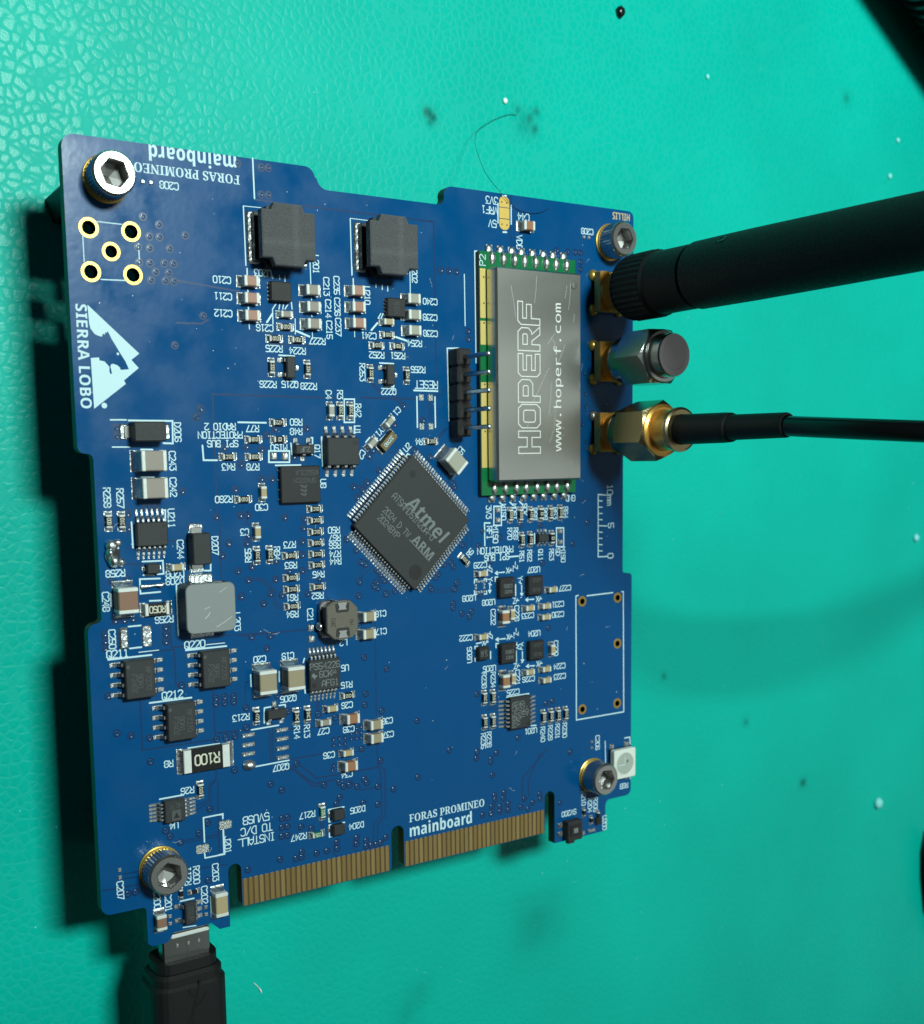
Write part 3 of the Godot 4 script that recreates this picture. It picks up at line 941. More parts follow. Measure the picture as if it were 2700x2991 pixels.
func radio_module() -> void:
	var c := Vector2(67.4, 26.2)
	var o := group("radio_module", board, W(c.x, c.y))
	var s := Solid.new()
	s.box(Vector3(0, 0.55, 0), Vector3(17.9, 0.7, 35.2), 0.03)
	put("module_board", s.mesh(), M.module_green, o)
	s = Solid.new()
	s.box(Vector3(-8.99, 0.5, 0), Vector3(0.06, 0.62, 35.0), 0.0)
	put("module_edge", s.mesh(), M.module_edge, o)
	# the shield: a folded tin lid
	s = Solid.new()
	s.box(Vector3(0.1, 2.15, 0.2), Vector3(15.9, 2.5, 30.8), 0.28)
	put("shield", s.mesh(), M.shield, o)
	s = Solid.new()
	s.box(Vector3(-8.42, 0.915, -11.6), Vector3(0.98, 0.02, 7.0), 0.0)
	s.box(Vector3(-8.42, 0.915, 7.3), Vector3(0.98, 0.02, 12.4), 0.0)
	s.box(Vector3(-8.42, 0.915, -6.0), Vector3(0.98, 0.02, 3.4), 0.0)
	put("ground_strip", s.mesh(), M.module_gold, o)
	for z in [-13.9, -10.2, -7.4, 1.4, 4.6, 8.2]:
		pit(o, -8.25, z, 0.93, 0.13)
	s = Solid.new()
	s.lathe([Vector2(0.62, 0.0), Vector2(0.55, 0.1), Vector2(0.0, 0.12)], 20)
	put("dimple", s.mesh(), M.shield, o, Vector3(6.6, 3.4, -13.4) * MM)
	for i in 8:
		for e in [-1.0, 1.0]:
			var key := "cast%d" % (i % 3)
			if not K.has(key):
				var b := Solid.new()
				b.blob(Vector3(0, 0.6, 0.1), Vector3(0.64, 0.62 + 0.12 * (i % 3), 1.15), 12, 6)
				b.blob(Vector3(0.08 * (i % 3 - 1), 0.1, -1.15), Vector3(0.66, 0.42, 0.85), 10, 5)
				b.box(Vector3(0, 0.35, -0.75), Vector3(0.95, 0.65, 0.3), 0.1)
				b.box(Vector3(0, 0.05, -1.25), Vector3(1.15, 0.08, 1.4), 0.03)
				K[key] = b.mesh()
			put("solder_joint", K[key], M.solder, o, Vector3(60.75 + 1.975 * i - c.x, 0.05, e * (16.75 if e > 0 else 16.8)) * MM, 0.0 if e < 0 else 180.0)
	put("lettering", text_mesh("P2", 1.0, 0.14, 0.0), M.ink, o, Vector3(-8.4, 0.91, -16.3) * MM, -90.0)
	# the etched name, drawn as outlines, letters standing on their side
	var box6 := {"H": ["00 09 39 39 36 66 69 99 90 60 63 33 30 00"]}
	var out := {
		"H": [[0, 0, 0, 10, 2.6, 10, 2.6, 6.1, 6.4, 6.1, 6.4, 10, 9, 10, 9, 0, 6.4, 0, 6.4, 3.9, 2.6, 3.9, 2.6, 0, 0, 0]],
		"O": [[1.6, 0, 0, 1.6, 0, 8.4, 1.6, 10, 7.8, 10, 9.4, 8.4, 9.4, 1.6, 7.8, 0, 1.6, 0], [2.9, 2.3, 2.3, 2.9, 2.3, 7.1, 2.9, 7.7, 6.5, 7.7, 7.1, 7.1, 7.1, 2.9, 6.5, 2.3, 2.9, 2.3]],
		"P": [[0, 0, 0, 10, 7.4, 10, 9, 8.4, 9, 4.8, 7.4, 3.4, 2.5, 3.4, 2.5, 0, 0, 0], [2.5, 5.5, 2.5, 7.8, 6.2, 7.8, 6.6, 7.4, 6.6, 5.9, 6.2, 5.5, 2.5, 5.5]],
		"E": [[1.4, 0, 0, 1.4, 0, 8.6, 1.4, 10, 9, 10, 9, 7.8, 2.5, 7.8, 2.5, 6.2, 8.4, 6.2, 8.4, 3.9, 2.5, 3.9, 2.5, 2.2, 9, 2.2, 9, 0, 1.4, 0]],
		"R": [[0, 0, 0, 10, 7.4, 10, 9, 8.4, 9, 5.2, 7.6, 3.9, 6.6, 3.7, 9.6, 0, 6.6, 0, 3.9, 3.7, 2.5, 3.7, 2.5, 0, 0, 0], [2.5, 5.8, 2.5, 7.8, 6.2, 7.8, 6.6, 7.4, 6.6, 6.2, 6.2, 5.8, 2.5, 5.8]],
		"F": [[0, 0, 0, 8.6, 1.4, 10, 9, 10, 9, 7.8, 2.5, 7.8, 2.5, 6.1, 8, 6.1, 8, 3.9, 2.5, 3.9, 2.5, 0, 0, 0]]}
	var start := 37.7
	for ch in "HOPERF":
		s = Solid.new()
		for ring in out[ch]:
			var pts := PackedVector2Array()
			for k in range(0, ring.size(), 2):
				pts.append(Vector2(ring[k] * 0.364, -ring[k + 1] * 0.405))
			s.stroke(pts, 0.14, 0.0)
		put("lettering", s.mesh(), M.etched, o, Vector3(67.45 - c.x, 3.408, start - c.y) * MM, -90.0)
		start -= 3.74 if ch != "E" else 3.72
	type("www.hoperf.com", "Droid Sans Mono", 400, 1.3, 21.9, M.etched, o, Vector3(70.95 - c.x, 3.409, 26.55 - c.y) * MM, -90.0)
	s = Solid.new()
	for a in [[66.2, 30.0, 68.6, 25.9], [68.5, 26.0, 69.2, 25.1], [69.6, 27.2, 69.1, 32.2], [70.3, 31.0, 70.0, 34.6], [69.2, 36.1, 69.9, 34.4], [74.0, 17.0, 73.8, 18.2], [74.9, 27.0, 75.1, 27.9], [69.6, 20.6, 70.4, 22.0], [68.9, 21.6, 70.2, 20.1], [72.6, 12.9, 72.2, 14.8], [73.3, 12.6, 72.9, 16.5], [73.0, 38.8, 73.4, 39.6], [62.2, 13.6, 63.0, 18.0], [70.6, 24.8, 72.2, 21.6], [64.8, 34.0, 65.3, 33.2], [66.9, 12.0, 66.5, 15.8], [75.0, 21.5, 74.7, 23.0]]:
		s.stroke(PackedVector2Array([Vector2(a[0], a[1]) - c, Vector2((a[0] + a[2]) / 2 + 0.08, (a[1] + a[3]) / 2) - c, Vector2(a[2], a[3]) - c]), 0.05, 3.405)
	put("scratches", s.mesh(), M.scratch, o)

func processor() -> void:
	var o := chip("processor", 46.42, 47.28, 45.0, 13.7, 13.7, 1.15, "epoxy")
	leads(o, 6.85, 8.0, 0.6, 0.24, 0.5, 25, [0.0, 90.0, 180.0, 270.0], false)
	var s := Solid.new()
	for a in 4:
		s.x = Transform3D(Basis(Vector3.UP, a * PI / 2))
		for i in 25:
			s.box(Vector3(7.75, 0.03, (i - 12) * 0.5), Vector3(1.15, 0.06, 0.3), 0.02)
	var j := put("solder_joints", s.mesh(), M.solder, o)
	j.set_meta("kind", "stuff")
	pit(o, -4.96, -4.83, 1.15, 0.55)
	pit(o, 5.0, 4.93, 1.15, 1.12)
	var at := func(x: float, y: float) -> Vector3:   # a place on the chip's top, from board mm
		var d := Vector2(x - 46.42, y - 47.28).rotated(-PI / 4)
		return Vector3(d.x, 1.158, d.y) * MM
	type("Atmel", "Droid Sans", 700, 2.1, 8.2, M.laser, o, at.call(48.75, 46.85), 0.0, "marking", 0.15)
	type("ARM", "Droid Sans", 700, 1.35, 4.2, M.laser, o, at.call(47.9, 50.8), 0.0, "marking")
	s = Solid.new()
	s.stroke(PackedVector2Array([Vector2(-2.3, 0), Vector2(2.3, 0)]), 0.1, 0.0)
	put("marking", s.mesh(), M.laser, o, at.call(47.25, 51.25))
	put("marking", text_mesh("ATSAMD51N20A-U", 1.0, 0.1, 0.0, 0.8), M.laser, o, at.call(46.42, 46.4))
	put("marking", text_mesh("2024 D TW", 0.9, 0.1, 0.0, 0.85), M.laser, o, at.call(43.6, 47.05))
	put("marking", text_mesh("2024BYP", 0.9, 0.1, 0.0, 0.85), M.laser, o, at.call(42.3, 47.6))

func emblem() -> void:
	# a snow-capped peak with the head of a wolf cut out of it
	var q := PackedVector2Array()
	for a in [[2.25, 31.65], [2.15, 25.65], [3.15, 25.55], [3.19, 25.9], [3.78, 26.0], [4.34, 26.62], [4.31, 27.2], [4.45, 27.5], [4.62, 27.4], [4.46, 26.6], [4.56, 26.32], [4.83, 26.25], [5.3, 26.4], [5.64, 26.69], [5.66, 26.9], [5.87, 26.95], [6.72, 26.84], [6.35, 25.95], [5.73, 24.94], [4.74, 23.24], [4.45, 22.6], [4.31, 22.4], [4.2, 22.62], [4.05, 22.55], [3.95, 22.85], [3.75, 22.7], [3.6, 23.1], [3.2, 23.0], [2.76, 22.81], [2.3, 22.2], [2.18, 21.64], [2.07, 19.42], [8.09, 24.92], [7.08, 25.71], [7.94, 26.66], [6.05, 28.2], [6.25, 28.61]]:
		q.append(Vector2(a[0] - 44.5, a[1] - 47.5))
	var s := Solid.new()
	s.cap(q, 0.02, Vector3.UP)
	s.x = Transform3D(Basis(), Vector3(5.45 - 44.5, 0, 25.05 - 47.5))
	s.lathe([Vector2(0.16, 0.02), Vector2(0, 0.0201)], 12)
	s.x = Transform3D(Basis(), Vector3(3.5 - 44.5, 0, 31.25 - 47.5))
	s.lathe([Vector2(0.34, 0.02), Vector2(0, 0.0201)], 16)
	put("emblem", s.mesh(), M.ink, board, Vector3(0, TOP, 0) * MM)
	type("SIERRA LOBO", "Droid Sans", 700, 1.3, 12.2, M.ink, board, W(1.32, 25.5, 0.026), 90.0)

func usb_socket() -> void:
	var o := group("usb_socket", board, W(11.6, 98.3))
	var s := Solid.new()
	s.box(Vector3(0, -3.0, -1.0), Vector3(7.6, 2.7, 5.2), 0.3)
	put("socket_shell", s.mesh(), M.nickel, o)

# ---------------------------------------------------------------- other things
func antenna() -> void:
	var o := thing("antenna", "thick black rubber antenna screwed upright on the socket beside the top right screw", "antenna", W(83.2, 13.05, 5.4))
	var s := Solid.new()
	s.lathe([Vector2(3.4, 0.0), Vector2(4.2, 0.1), Vector2(4.75, 1.0)], 60)
	s.lathe([Vector2(4.75, 1.0), Vector2(4.95, 1.6), Vector2(4.95, 6.6), Vector2(4.85, 6.9)], 68, 0.22)
	s.lathe([Vector2(4.85, 6.9), Vector2(4.6, 7.3), Vector2(4.3, 7.35)], 60)
	put("knurled_collar", s.mesh(), M.rubber, o)
	s = Solid.new()
	s.lathe([Vector2(4.5, 7.1), Vector2(4.58, 7.4), Vector2(4.52, 14.1), Vector2(4.3, 14.35), Vector2(4.15, 14.4), Vector2(4.15, 14.75)], 60)
	put("hinge_barrel", s.mesh(), M.rubber, o)
	s = Solid.new()
	s.lathe([Vector2(4.2, 14.7), Vector2(4.6, 14.72), Vector2(4.72, 14.9), Vector2(4.72, 24.0), Vector2(4.45, 50.0), Vector2(4.1, 92.0), Vector2(3.6, 96.0), Vector2(2.0, 98.0), Vector2(0, 98.4)], 60)
	put("whip", s.mesh(), M.rubber, o)
	s = Solid.new()
	s.lathe([Vector2(0.62, -0.1), Vector2(0.62, 0.1), Vector2(0.5, 0.14), Vector2(0.42, 0.06), Vector2(0, 0.06)], 20)
	var f := deg_to_rad(228.0)
	var ring := put("hinge_pin", s.mesh(), M.sheath, o)
	ring.transform = Transform3D(Basis.looking_at(Vector3(cos(f), 0, sin(f)), Vector3.UP) * Basis(Vector3.RIGHT, -PI / 2), Vector3(cos(f) * 4.68, 21.6, sin(f) * 4.68) * MM)

func hex_nut(s: Solid, r: float, y0: float, y1: float, phase: float) -> void:
	# a hexagon whose corners are turned down to a cone at both ends
	var n := 60
	var flat_r := r * cos(PI / 6)
	for i in n:
		var g := []
		for e in [i, i + 1]:
			var f: float = TAU * e / n
			var d := flat_r / cos(fposmod(f + (0.0001 if e == i else -0.0001), PI / 3) - PI / 6)
			var drop := (d - flat_r) * 0.75 + 0.02
			var q := Vector3(cos(f + phase), 0, sin(f + phase))
			g.append_array([q * d + Vector3(0, y0 + drop, 0), q * d + Vector3(0, y1 - drop, 0), q * (flat_r * 0.97) + Vector3(0, y1, 0), q * (flat_r * 0.97) + Vector3(0, y0, 0)])
		var o: Vector3 = g[0] + g[4]
		o.y = 0
		s.quad(g[0], g[4], g[5], g[1], o)
		s.quad(g[1], g[5], g[6], g[2], o + Vector3.UP * 4)
		s.quad(g[0], g[4], g[7], g[3], o - Vector3.UP * 4)
		s.flat(g[2], g[6], Vector3(0, y1, 0), Vector3.UP)
		s.flat(g[3], g[7], Vector3(0, y0, 0), Vector3.DOWN)

func terminator() -> void:
	var o := thing("terminator_cap", "silver hexagonal screw cap closing the middle one of the three gold sockets", "connector cap", W(83.2, 23.7, 4.0))
	var s := Solid.new()
	s.lathe([Vector2(3.15, 0.3), Vector2(3.45, 0.4), Vector2(3.6, 0.8), Vector2(3.6, 3.0)], 48)
	put("sleeve", s.mesh(), M.nickel, o)
	s = Solid.new()
	hex_nut(s, 4.55, 2.6, 8.6, deg_to_rad(0.0))
	put("hexagon_nut", s.mesh(), M.nickel, o)
	s = Solid.new()
	s.lathe([Vector2(3.95, 8.4), Vector2(3.95, 8.75), Vector2(3.75, 8.95), Vector2(3.3, 9.0), Vector2(3.2, 9.1), Vector2(3.2, 10.9), Vector2(3.05, 11.15)], 48)
	put("collar", s.mesh(), M.nickel, o)
	s = Solid.new()
	s.lathe([Vector2(3.05, 11.15), Vector2(2.2, 11.16), Vector2(2.15, 11.14), Vector2(0.5, 11.15), Vector2(0, 11.15)], 48)
	put("end_face", s.mesh(), M.nickel_end, o)

func coax_cable() -> void:
	var o := thing("coaxial_cable", "thin black coaxial cable with gold screw plug on the lowest of the three sockets", "cable", W(83.2, 34.6, 4.0))
	var s := Solid.new()
	s.lathe([Vector2(3.15, 0.25), Vector2(3.4, 0.3), Vector2(3.5, 0.6), Vector2(3.5, 3.0)], 48)
	put("sleeve", s.mesh(), M.worn_gold, o)
	s = Solid.new()
	hex_nut(s, 4.6, 2.2, 8.7, deg_to_rad(38.0))
	put("hexagon_nut", s.mesh(), M.worn_gold, o)
	s = Solid.new()
	s.lathe([Vector2(3.9, 8.6), Vector2(3.85, 8.95), Vector2(3.4, 9.15), Vector2(3.1, 9.15), Vector2(3.0, 9.3), Vector2(3.0, 11.9)], 48)
	put("collar", s.mesh(), M.gold, o)
	s = Solid.new()
	s.lathe([Vector2(3.0, 11.9), Vector2(3.25, 12.0), Vector2(3.3, 12.3), Vector2(3.25, 12.6), Vector2(2.9, 12.75), Vector2(2.0, 12.76)], 48)
	put("crimp_rim", s.mesh(), M.worn_gold, o)
	s = Solid.new()
	s.lathe([Vector2(2.25, 12.7), Vector2(2.2, 13.0), Vector2(2.12, 21.2), Vector2(2.05, 22.2), Vector2(1.72, 22.5)], 36)
	put("heat_shrink", s.mesh(), M.overmold, o)
	s = Solid.new()
	s.lathe([Vector2(1.78, 22.2), Vector2(1.68, 31.7), Vector2(1.62, 31.9), Vector2(1.3, 31.92)], 36)
	put("heat_shrink", s.mesh(), M.overmold, o)
	s = Solid.new()
	var path := []
	var rad := []
	for k in 60:
		var t := k / 59.0
		# straight up out of the plug, then over to the right and down to the mat
		var a := Vector3(0, 30, 0)
		var b := Vector3(0.3, 60, 2.2)
		var c := Vector3(40, 118, 5)
		var d := Vector3(150, -10, 12)
		path.append(a.bezier_interpolate(b, c, d, t))
		rad.append(1.34)
	s.tube(path, rad, 24)
	put("sheath", s.mesh(), M.sheath, o)

func usb_cable() -> void:
	var o := thing("usb_cable", "black moulded USB plug and cable at the bottom left edge of the board", "cable", W(11.6, 102.6, -16.9))
	var base := Vector3(0, 16.9, 0)
	var s := Solid.new()
	s.box(base + Vector3(0, -3.1, -1.1), Vector3(6.6, 1.9, 5.4), 0.22)
	s.box(base + Vector3(0.05, -2.13, -0.9), Vector3(0.06, 0.05, 4.6), 0.0)
	put("plug_shell", s.mesh(), M.plug_steel, o)
	s = Solid.new()
	for x in [-1.3, 0.25, 1.7]:
		s.box(base + Vector3(x, -2.12, -0.6), Vector3(0.35, 0.06, 0.45), 0.02)
	put("latch_marks", s.mesh(), M.bright_tin, o)
	s = Solid.new()
	s.box(base + Vector3(0.43, -1.9, -2.1), Vector3(5.3, 0.4, 0.55), 0.12)
	put("socket_lip", s.mesh(), M.tin, o)
	var sec := func(w: float, h: float, r: float) -> PackedVector2Array:
		return rect(w, h, r, 5)
	s = Solid.new()
	s.x = Transform3D(Basis(Vector3.RIGHT, PI / 2), base + Vector3(0, -4.0, 0))   # sweep along z
	s.prism(sec.call(8.6, 6.2, 2.2), 1.3, 3.2, 0.5)
	put("strain_collar", s.mesh(), M.overmold, o)
	s = Solid.new()
	s.x = Transform3D(Basis(Vector3.RIGHT, -PI / 2), base + Vector3(0, -4.0, 3.4))
	s.prism(sec.call(9.6, 7.2, 2.3), -1.2, 0.6, 0.45)
	s.prism(sec.call(10.3, 7.9, 2.4), -22.0, -0.8, 0.5)
	s.prism(sec.call(6.0, 5.4, 2.0), -34.0, -21.9, 0.5)
	put("plug_grip", s.mesh(), M.overmold, o)
	s = Solid.new()   # the raised trident
	s.stroke(PackedVector2Array([Vector2(-0.6, 8.0), Vector2(0.3, 4.6), Vector2(0.9, 2.6)]), 0.35, 0.03)
	s.stroke(PackedVector2Array([Vector2(-0.1, 6.2), Vector2(1.0, 5.4), Vector2(1.5, 4.6)]), 0.3, 0.032)
	s.stroke(PackedVector2Array([Vector2(0.3, 4.6), Vector2(-0.6, 4.2), Vector2(-0.6, 3.4)]), 0.3, 0.034)
	s.x = Transform3D(Basis(), Vector3(-0.65, 0, 8.3))
	s.lathe([Vector2(0.6, 0.0), Vector2(0.55, 0.06), Vector2(0, 0.09)], 16)
	put("trident_symbol", s.mesh(), M.rubber, o, (base + Vector3(0, -0.04, 1.4)) * MM)
	s = Solid.new()
	var path := []
	var rad := []
	for k in 30:
		path.append(base + Vector3(0, -4.0, 36).bezier_interpolate(Vector3(0, -4, 60), Vector3(6, -14.6, 70), Vector3(10, -14.6, 120), k / 29.0))
		rad.append(2.1)
	s.tube(path, rad, 18)
	put("cord", s.mesh(), M.sheath, o)

func ribbed_hose() -> void:
	var dir := Vector3(0.835, 0, 0.55)
	var mid := W(187.0, -55.0, 0) / MM
	mid.y = 14.0
	var o := MeshInstance3D.new()
	o.name = "ribbed_hose"
	var s := Solid.new()
	var up := Vector3.UP
	s.x = Transform3D(Basis(up.cross(dir).normalized(), dir, up.cross(dir).normalized().cross(dir)), Vector3.ZERO)
	var prof := [Vector2(0, -60.0)]
	for k in 54:
		var y := -60.0 + k * 2.3
		prof.append_array([Vector2(12.0, y), Vector2(13.6, y + 0.4), Vector2(13.9, y + 0.85), Vector2(13.6, y + 1.3), Vector2(12.0, y + 1.7)])
	prof.append(Vector2(0, 64.0))
	s.lathe(prof, 48)
	o.mesh = s.mesh()
	o.material_override = M.hose_black
	o.position = mid * MM
	add_child(o, true)
	tag(o, "thick black ribbed hose crossing the top right corner of the mat", "hose")

func small_things() -> void:
	var s := Solid.new()
	var path := []
	for a in [[78.76, -17.51, 0.10], [77.30, -17.39, 0.20], [75.32, -16.67, 0.40], [72.77, -15.42, 0.80], [70.77, -14.21, 1.40], [69.32, -13.12, 2.20], [68.07, -11.64, 3.40], [66.87, -9.86, 5.20], [65.89, -8.48, 7.00], [63.87, -5.51, 11.00], [62.45, -2.98, 14.40], [62.22, -1.26, 16.40], [62.97, 0.11, 17.30], [64.42, 1.22, 17.25], [65.49, 1.82, 17.20], [66.98, 2.23, 17.15], [68.66, 2.30, 17.15], [70.39, 1.96, 17.12], [71.91, 1.23, 17.10]]:
		path.append(Vector3(a[0] - 44.5, a[2] + 0.06, a[1] - 47.5))
	var smooth := []
	for i in path.size() - 1:
		for k in 5:
			smooth.append((path[i] as Vector3).cubic_interpolate(path[i + 1], path[maxi(i - 1, 0)], path[mini(i + 2, path.size() - 1)], k / 5.0))
	smooth.append(path[-1])
	var rad := []
	for i in smooth.size():
		rad.append(0.036)
	s.tube(smooth, rad, 6)
	tag(put("hair", s.mesh(), M.hair, self), "single dark hair curling from the mat onto the board's top edge", "hair")
	var bits := [[76.44, -19.4, 0.42, "crumb", "white round crumb on the mat above the end of the hair", "crumb"], [190.2, 57.7, 0.75, "lint", "pale cyan fleck on the mat by the right edge, under the cable", "fleck"], [179.4, 117.2, 1.1, "lint", "bright pale fleck low on the mat, with a dim streak below it", "fleck"],
		[122.65, -30.6, 0.4, "lint", "tiny pale speck on the mat between the crumb and the ribbed hose", "speck"], [179.3, -26.9, 0.45, "lint", "tiny pale speck on the mat below the ribbed hose", "speck"], [176.9, -19.3, 0.5, "lint", "tiny pale speck on the mat just above the antenna", "speck"]]
	bits.append([101.2, -37.8, 0.85, "sheath", "small black fleck on the mat near the top edge of the picture", "fleck"])
	for b in bits:
		s = Solid.new()
		s.blob(Vector3(0, b[2] * 0.35, 0), Vector3(b[2], b[2] * 0.8, b[2] * 1.15), 9, 5)
		for i in s.p.size():
			s.p[i] *= 1.0 + 0.14 * sin(s.p[i].x * 9.0 / b[2] + s.p[i].z * 5.0 / b[2])
		tag(put(b[5], s.mesh(), M[b[3]], self, Vector3(b[0] - 44.5, 0, b[1] - 47.5) * MM), b[4], b[5])
	s = Solid.new()
	s.tube([Vector3(-0.8, 0.1, -1.2), Vector3(-0.5, 0.2, -0.8), Vector3(-0.1, 0.15, -0.3), Vector3(0.2, 0.25, 0.2), Vector3(0.35, 0.1, 0.7)], [0.05, 0.07, 0.04, 0.15, 0.08], 7)
	tag(put("lint", s.mesh(), M.crumb, self, Vector3(28.0 - 44.5, 0, 119.0 - 47.5) * MM), "short white thread of lint on the mat right of the USB plug", "lint")
	s = Solid.new()
	s.tube([Vector3(197.0 - 44.5, 2.6, 126.0 - 47.5), Vector3(197.6 - 44.5, 2.7, 131.0 - 47.5), Vector3(198.3 - 44.5, 2.7, 137.0 - 47.5), Vector3(199.6 - 44.5, 2.6, 145.0 - 47.5), Vector3(206.0 - 44.5, 2.6, 156.0 - 47.5)], [0.3, 2.0, 2.4, 2.2, 1.6], 16)
	tag(put("cable_end", s.mesh(), M.sheath, self), "sliver of a black cable lying on the mat at the right edge", "cable")

func dust() -> void:   # fine dust: on the mat one object, on the board one part
	var rng := RandomNumberGenerator.new()
	rng.seed = 77
	for where in 2:
		var s := Solid.new()
		for i in (260 if where == 0 else 170):
			var u := rng.randf_range(-40, 215) if where == 0 else rng.randf_range(1.5, 86.0)
			var v := rng.randf_range(-60, 185) if where == 0 else rng.randf_range(3.5, 93.0)
			var size := rng.randf_range(0.03, 0.075) * (1.6 if where == 0 else 1.0)
			s.x = Transform3D(Basis(Vector3.UP, rng.randf() * TAU), Vector3(u - 44.5, 0.01, v - 47.5))
			if i % 5 == 0:
				var e := rng.randf_range(0.25, 0.7)
				s.tube([Vector3(-e, 0.02, 0), Vector3(-e * 0.3, 0.05, e * rng.randf_range(-0.3, 0.3)), Vector3(e * 0.4, 0.04, e * rng.randf_range(-0.3, 0.3)), Vector3(e, 0.02, 0)], [0.012, 0.015, 0.015, 0.012], 4)
			else:
				s.box(Vector3(0, size * 0.4, 0), Vector3(size * 2.0, size * 0.8, size * rng.randf_range(0.8, 2.0)), size * 0.2)
		var o := put("dust", s.mesh(), M.crumb if where == 1 else M.lint, self if where == 0 else board, Vector3.ZERO if where == 0 else Vector3(0, TOP, 0) * MM)
		o.set_meta("kind", "stuff")
		if where == 0:
			o.set_meta("label", "fine pale dust scattered over the green mat")

func make_mat() -> void:
	var s := Solid.new()
	var lo := Vector2(-300, -300)
	var hi := Vector2(420, 330)
	s.quad(Vector3(lo.x, 0, lo.y), Vector3(hi.x, 0, lo.y), Vector3(hi.x, 0, hi.y), Vector3(lo.x, 0, hi.y), Vector3.UP)
	for e in [[lo.x, lo.y, hi.x, lo.y], [hi.x, lo.y, hi.x, hi.y], [hi.x, hi.y, lo.x, hi.y], [lo.x, hi.y, lo.x, lo.y]]:
		s.quad(Vector3(e[0], 0, e[1]), Vector3(e[2], 0, e[3]), Vector3(e[2], -3, e[3]), Vector3(e[0], -3, e[1]), Vector3(e[0] + e[2] - lo.x - hi.x, 0, e[1] + e[3] - lo.y - hi.y))
	var uv2 := PackedVector2Array()
	for q in s.p:
		s.uv.append(Vector2(q.x, q.z) / 27.0)
		uv2.append(Vector2(q.x + 200, q.z + 200) / 400.0)
	var am := s.mesh()
	var arr := am.surface_get_arrays(0)
	arr[Mesh.ARRAY_TEX_UV2] = uv2
	am = ArrayMesh.new()
	am.add_surface_from_arrays(Mesh.PRIMITIVE_TRIANGLES, arr)
	var o := put("ground_mat", am, M.mat, self)
	o.set_meta("kind", "structure")
	o.set_meta("label", "green work mat with a leather grain under the circuit board")

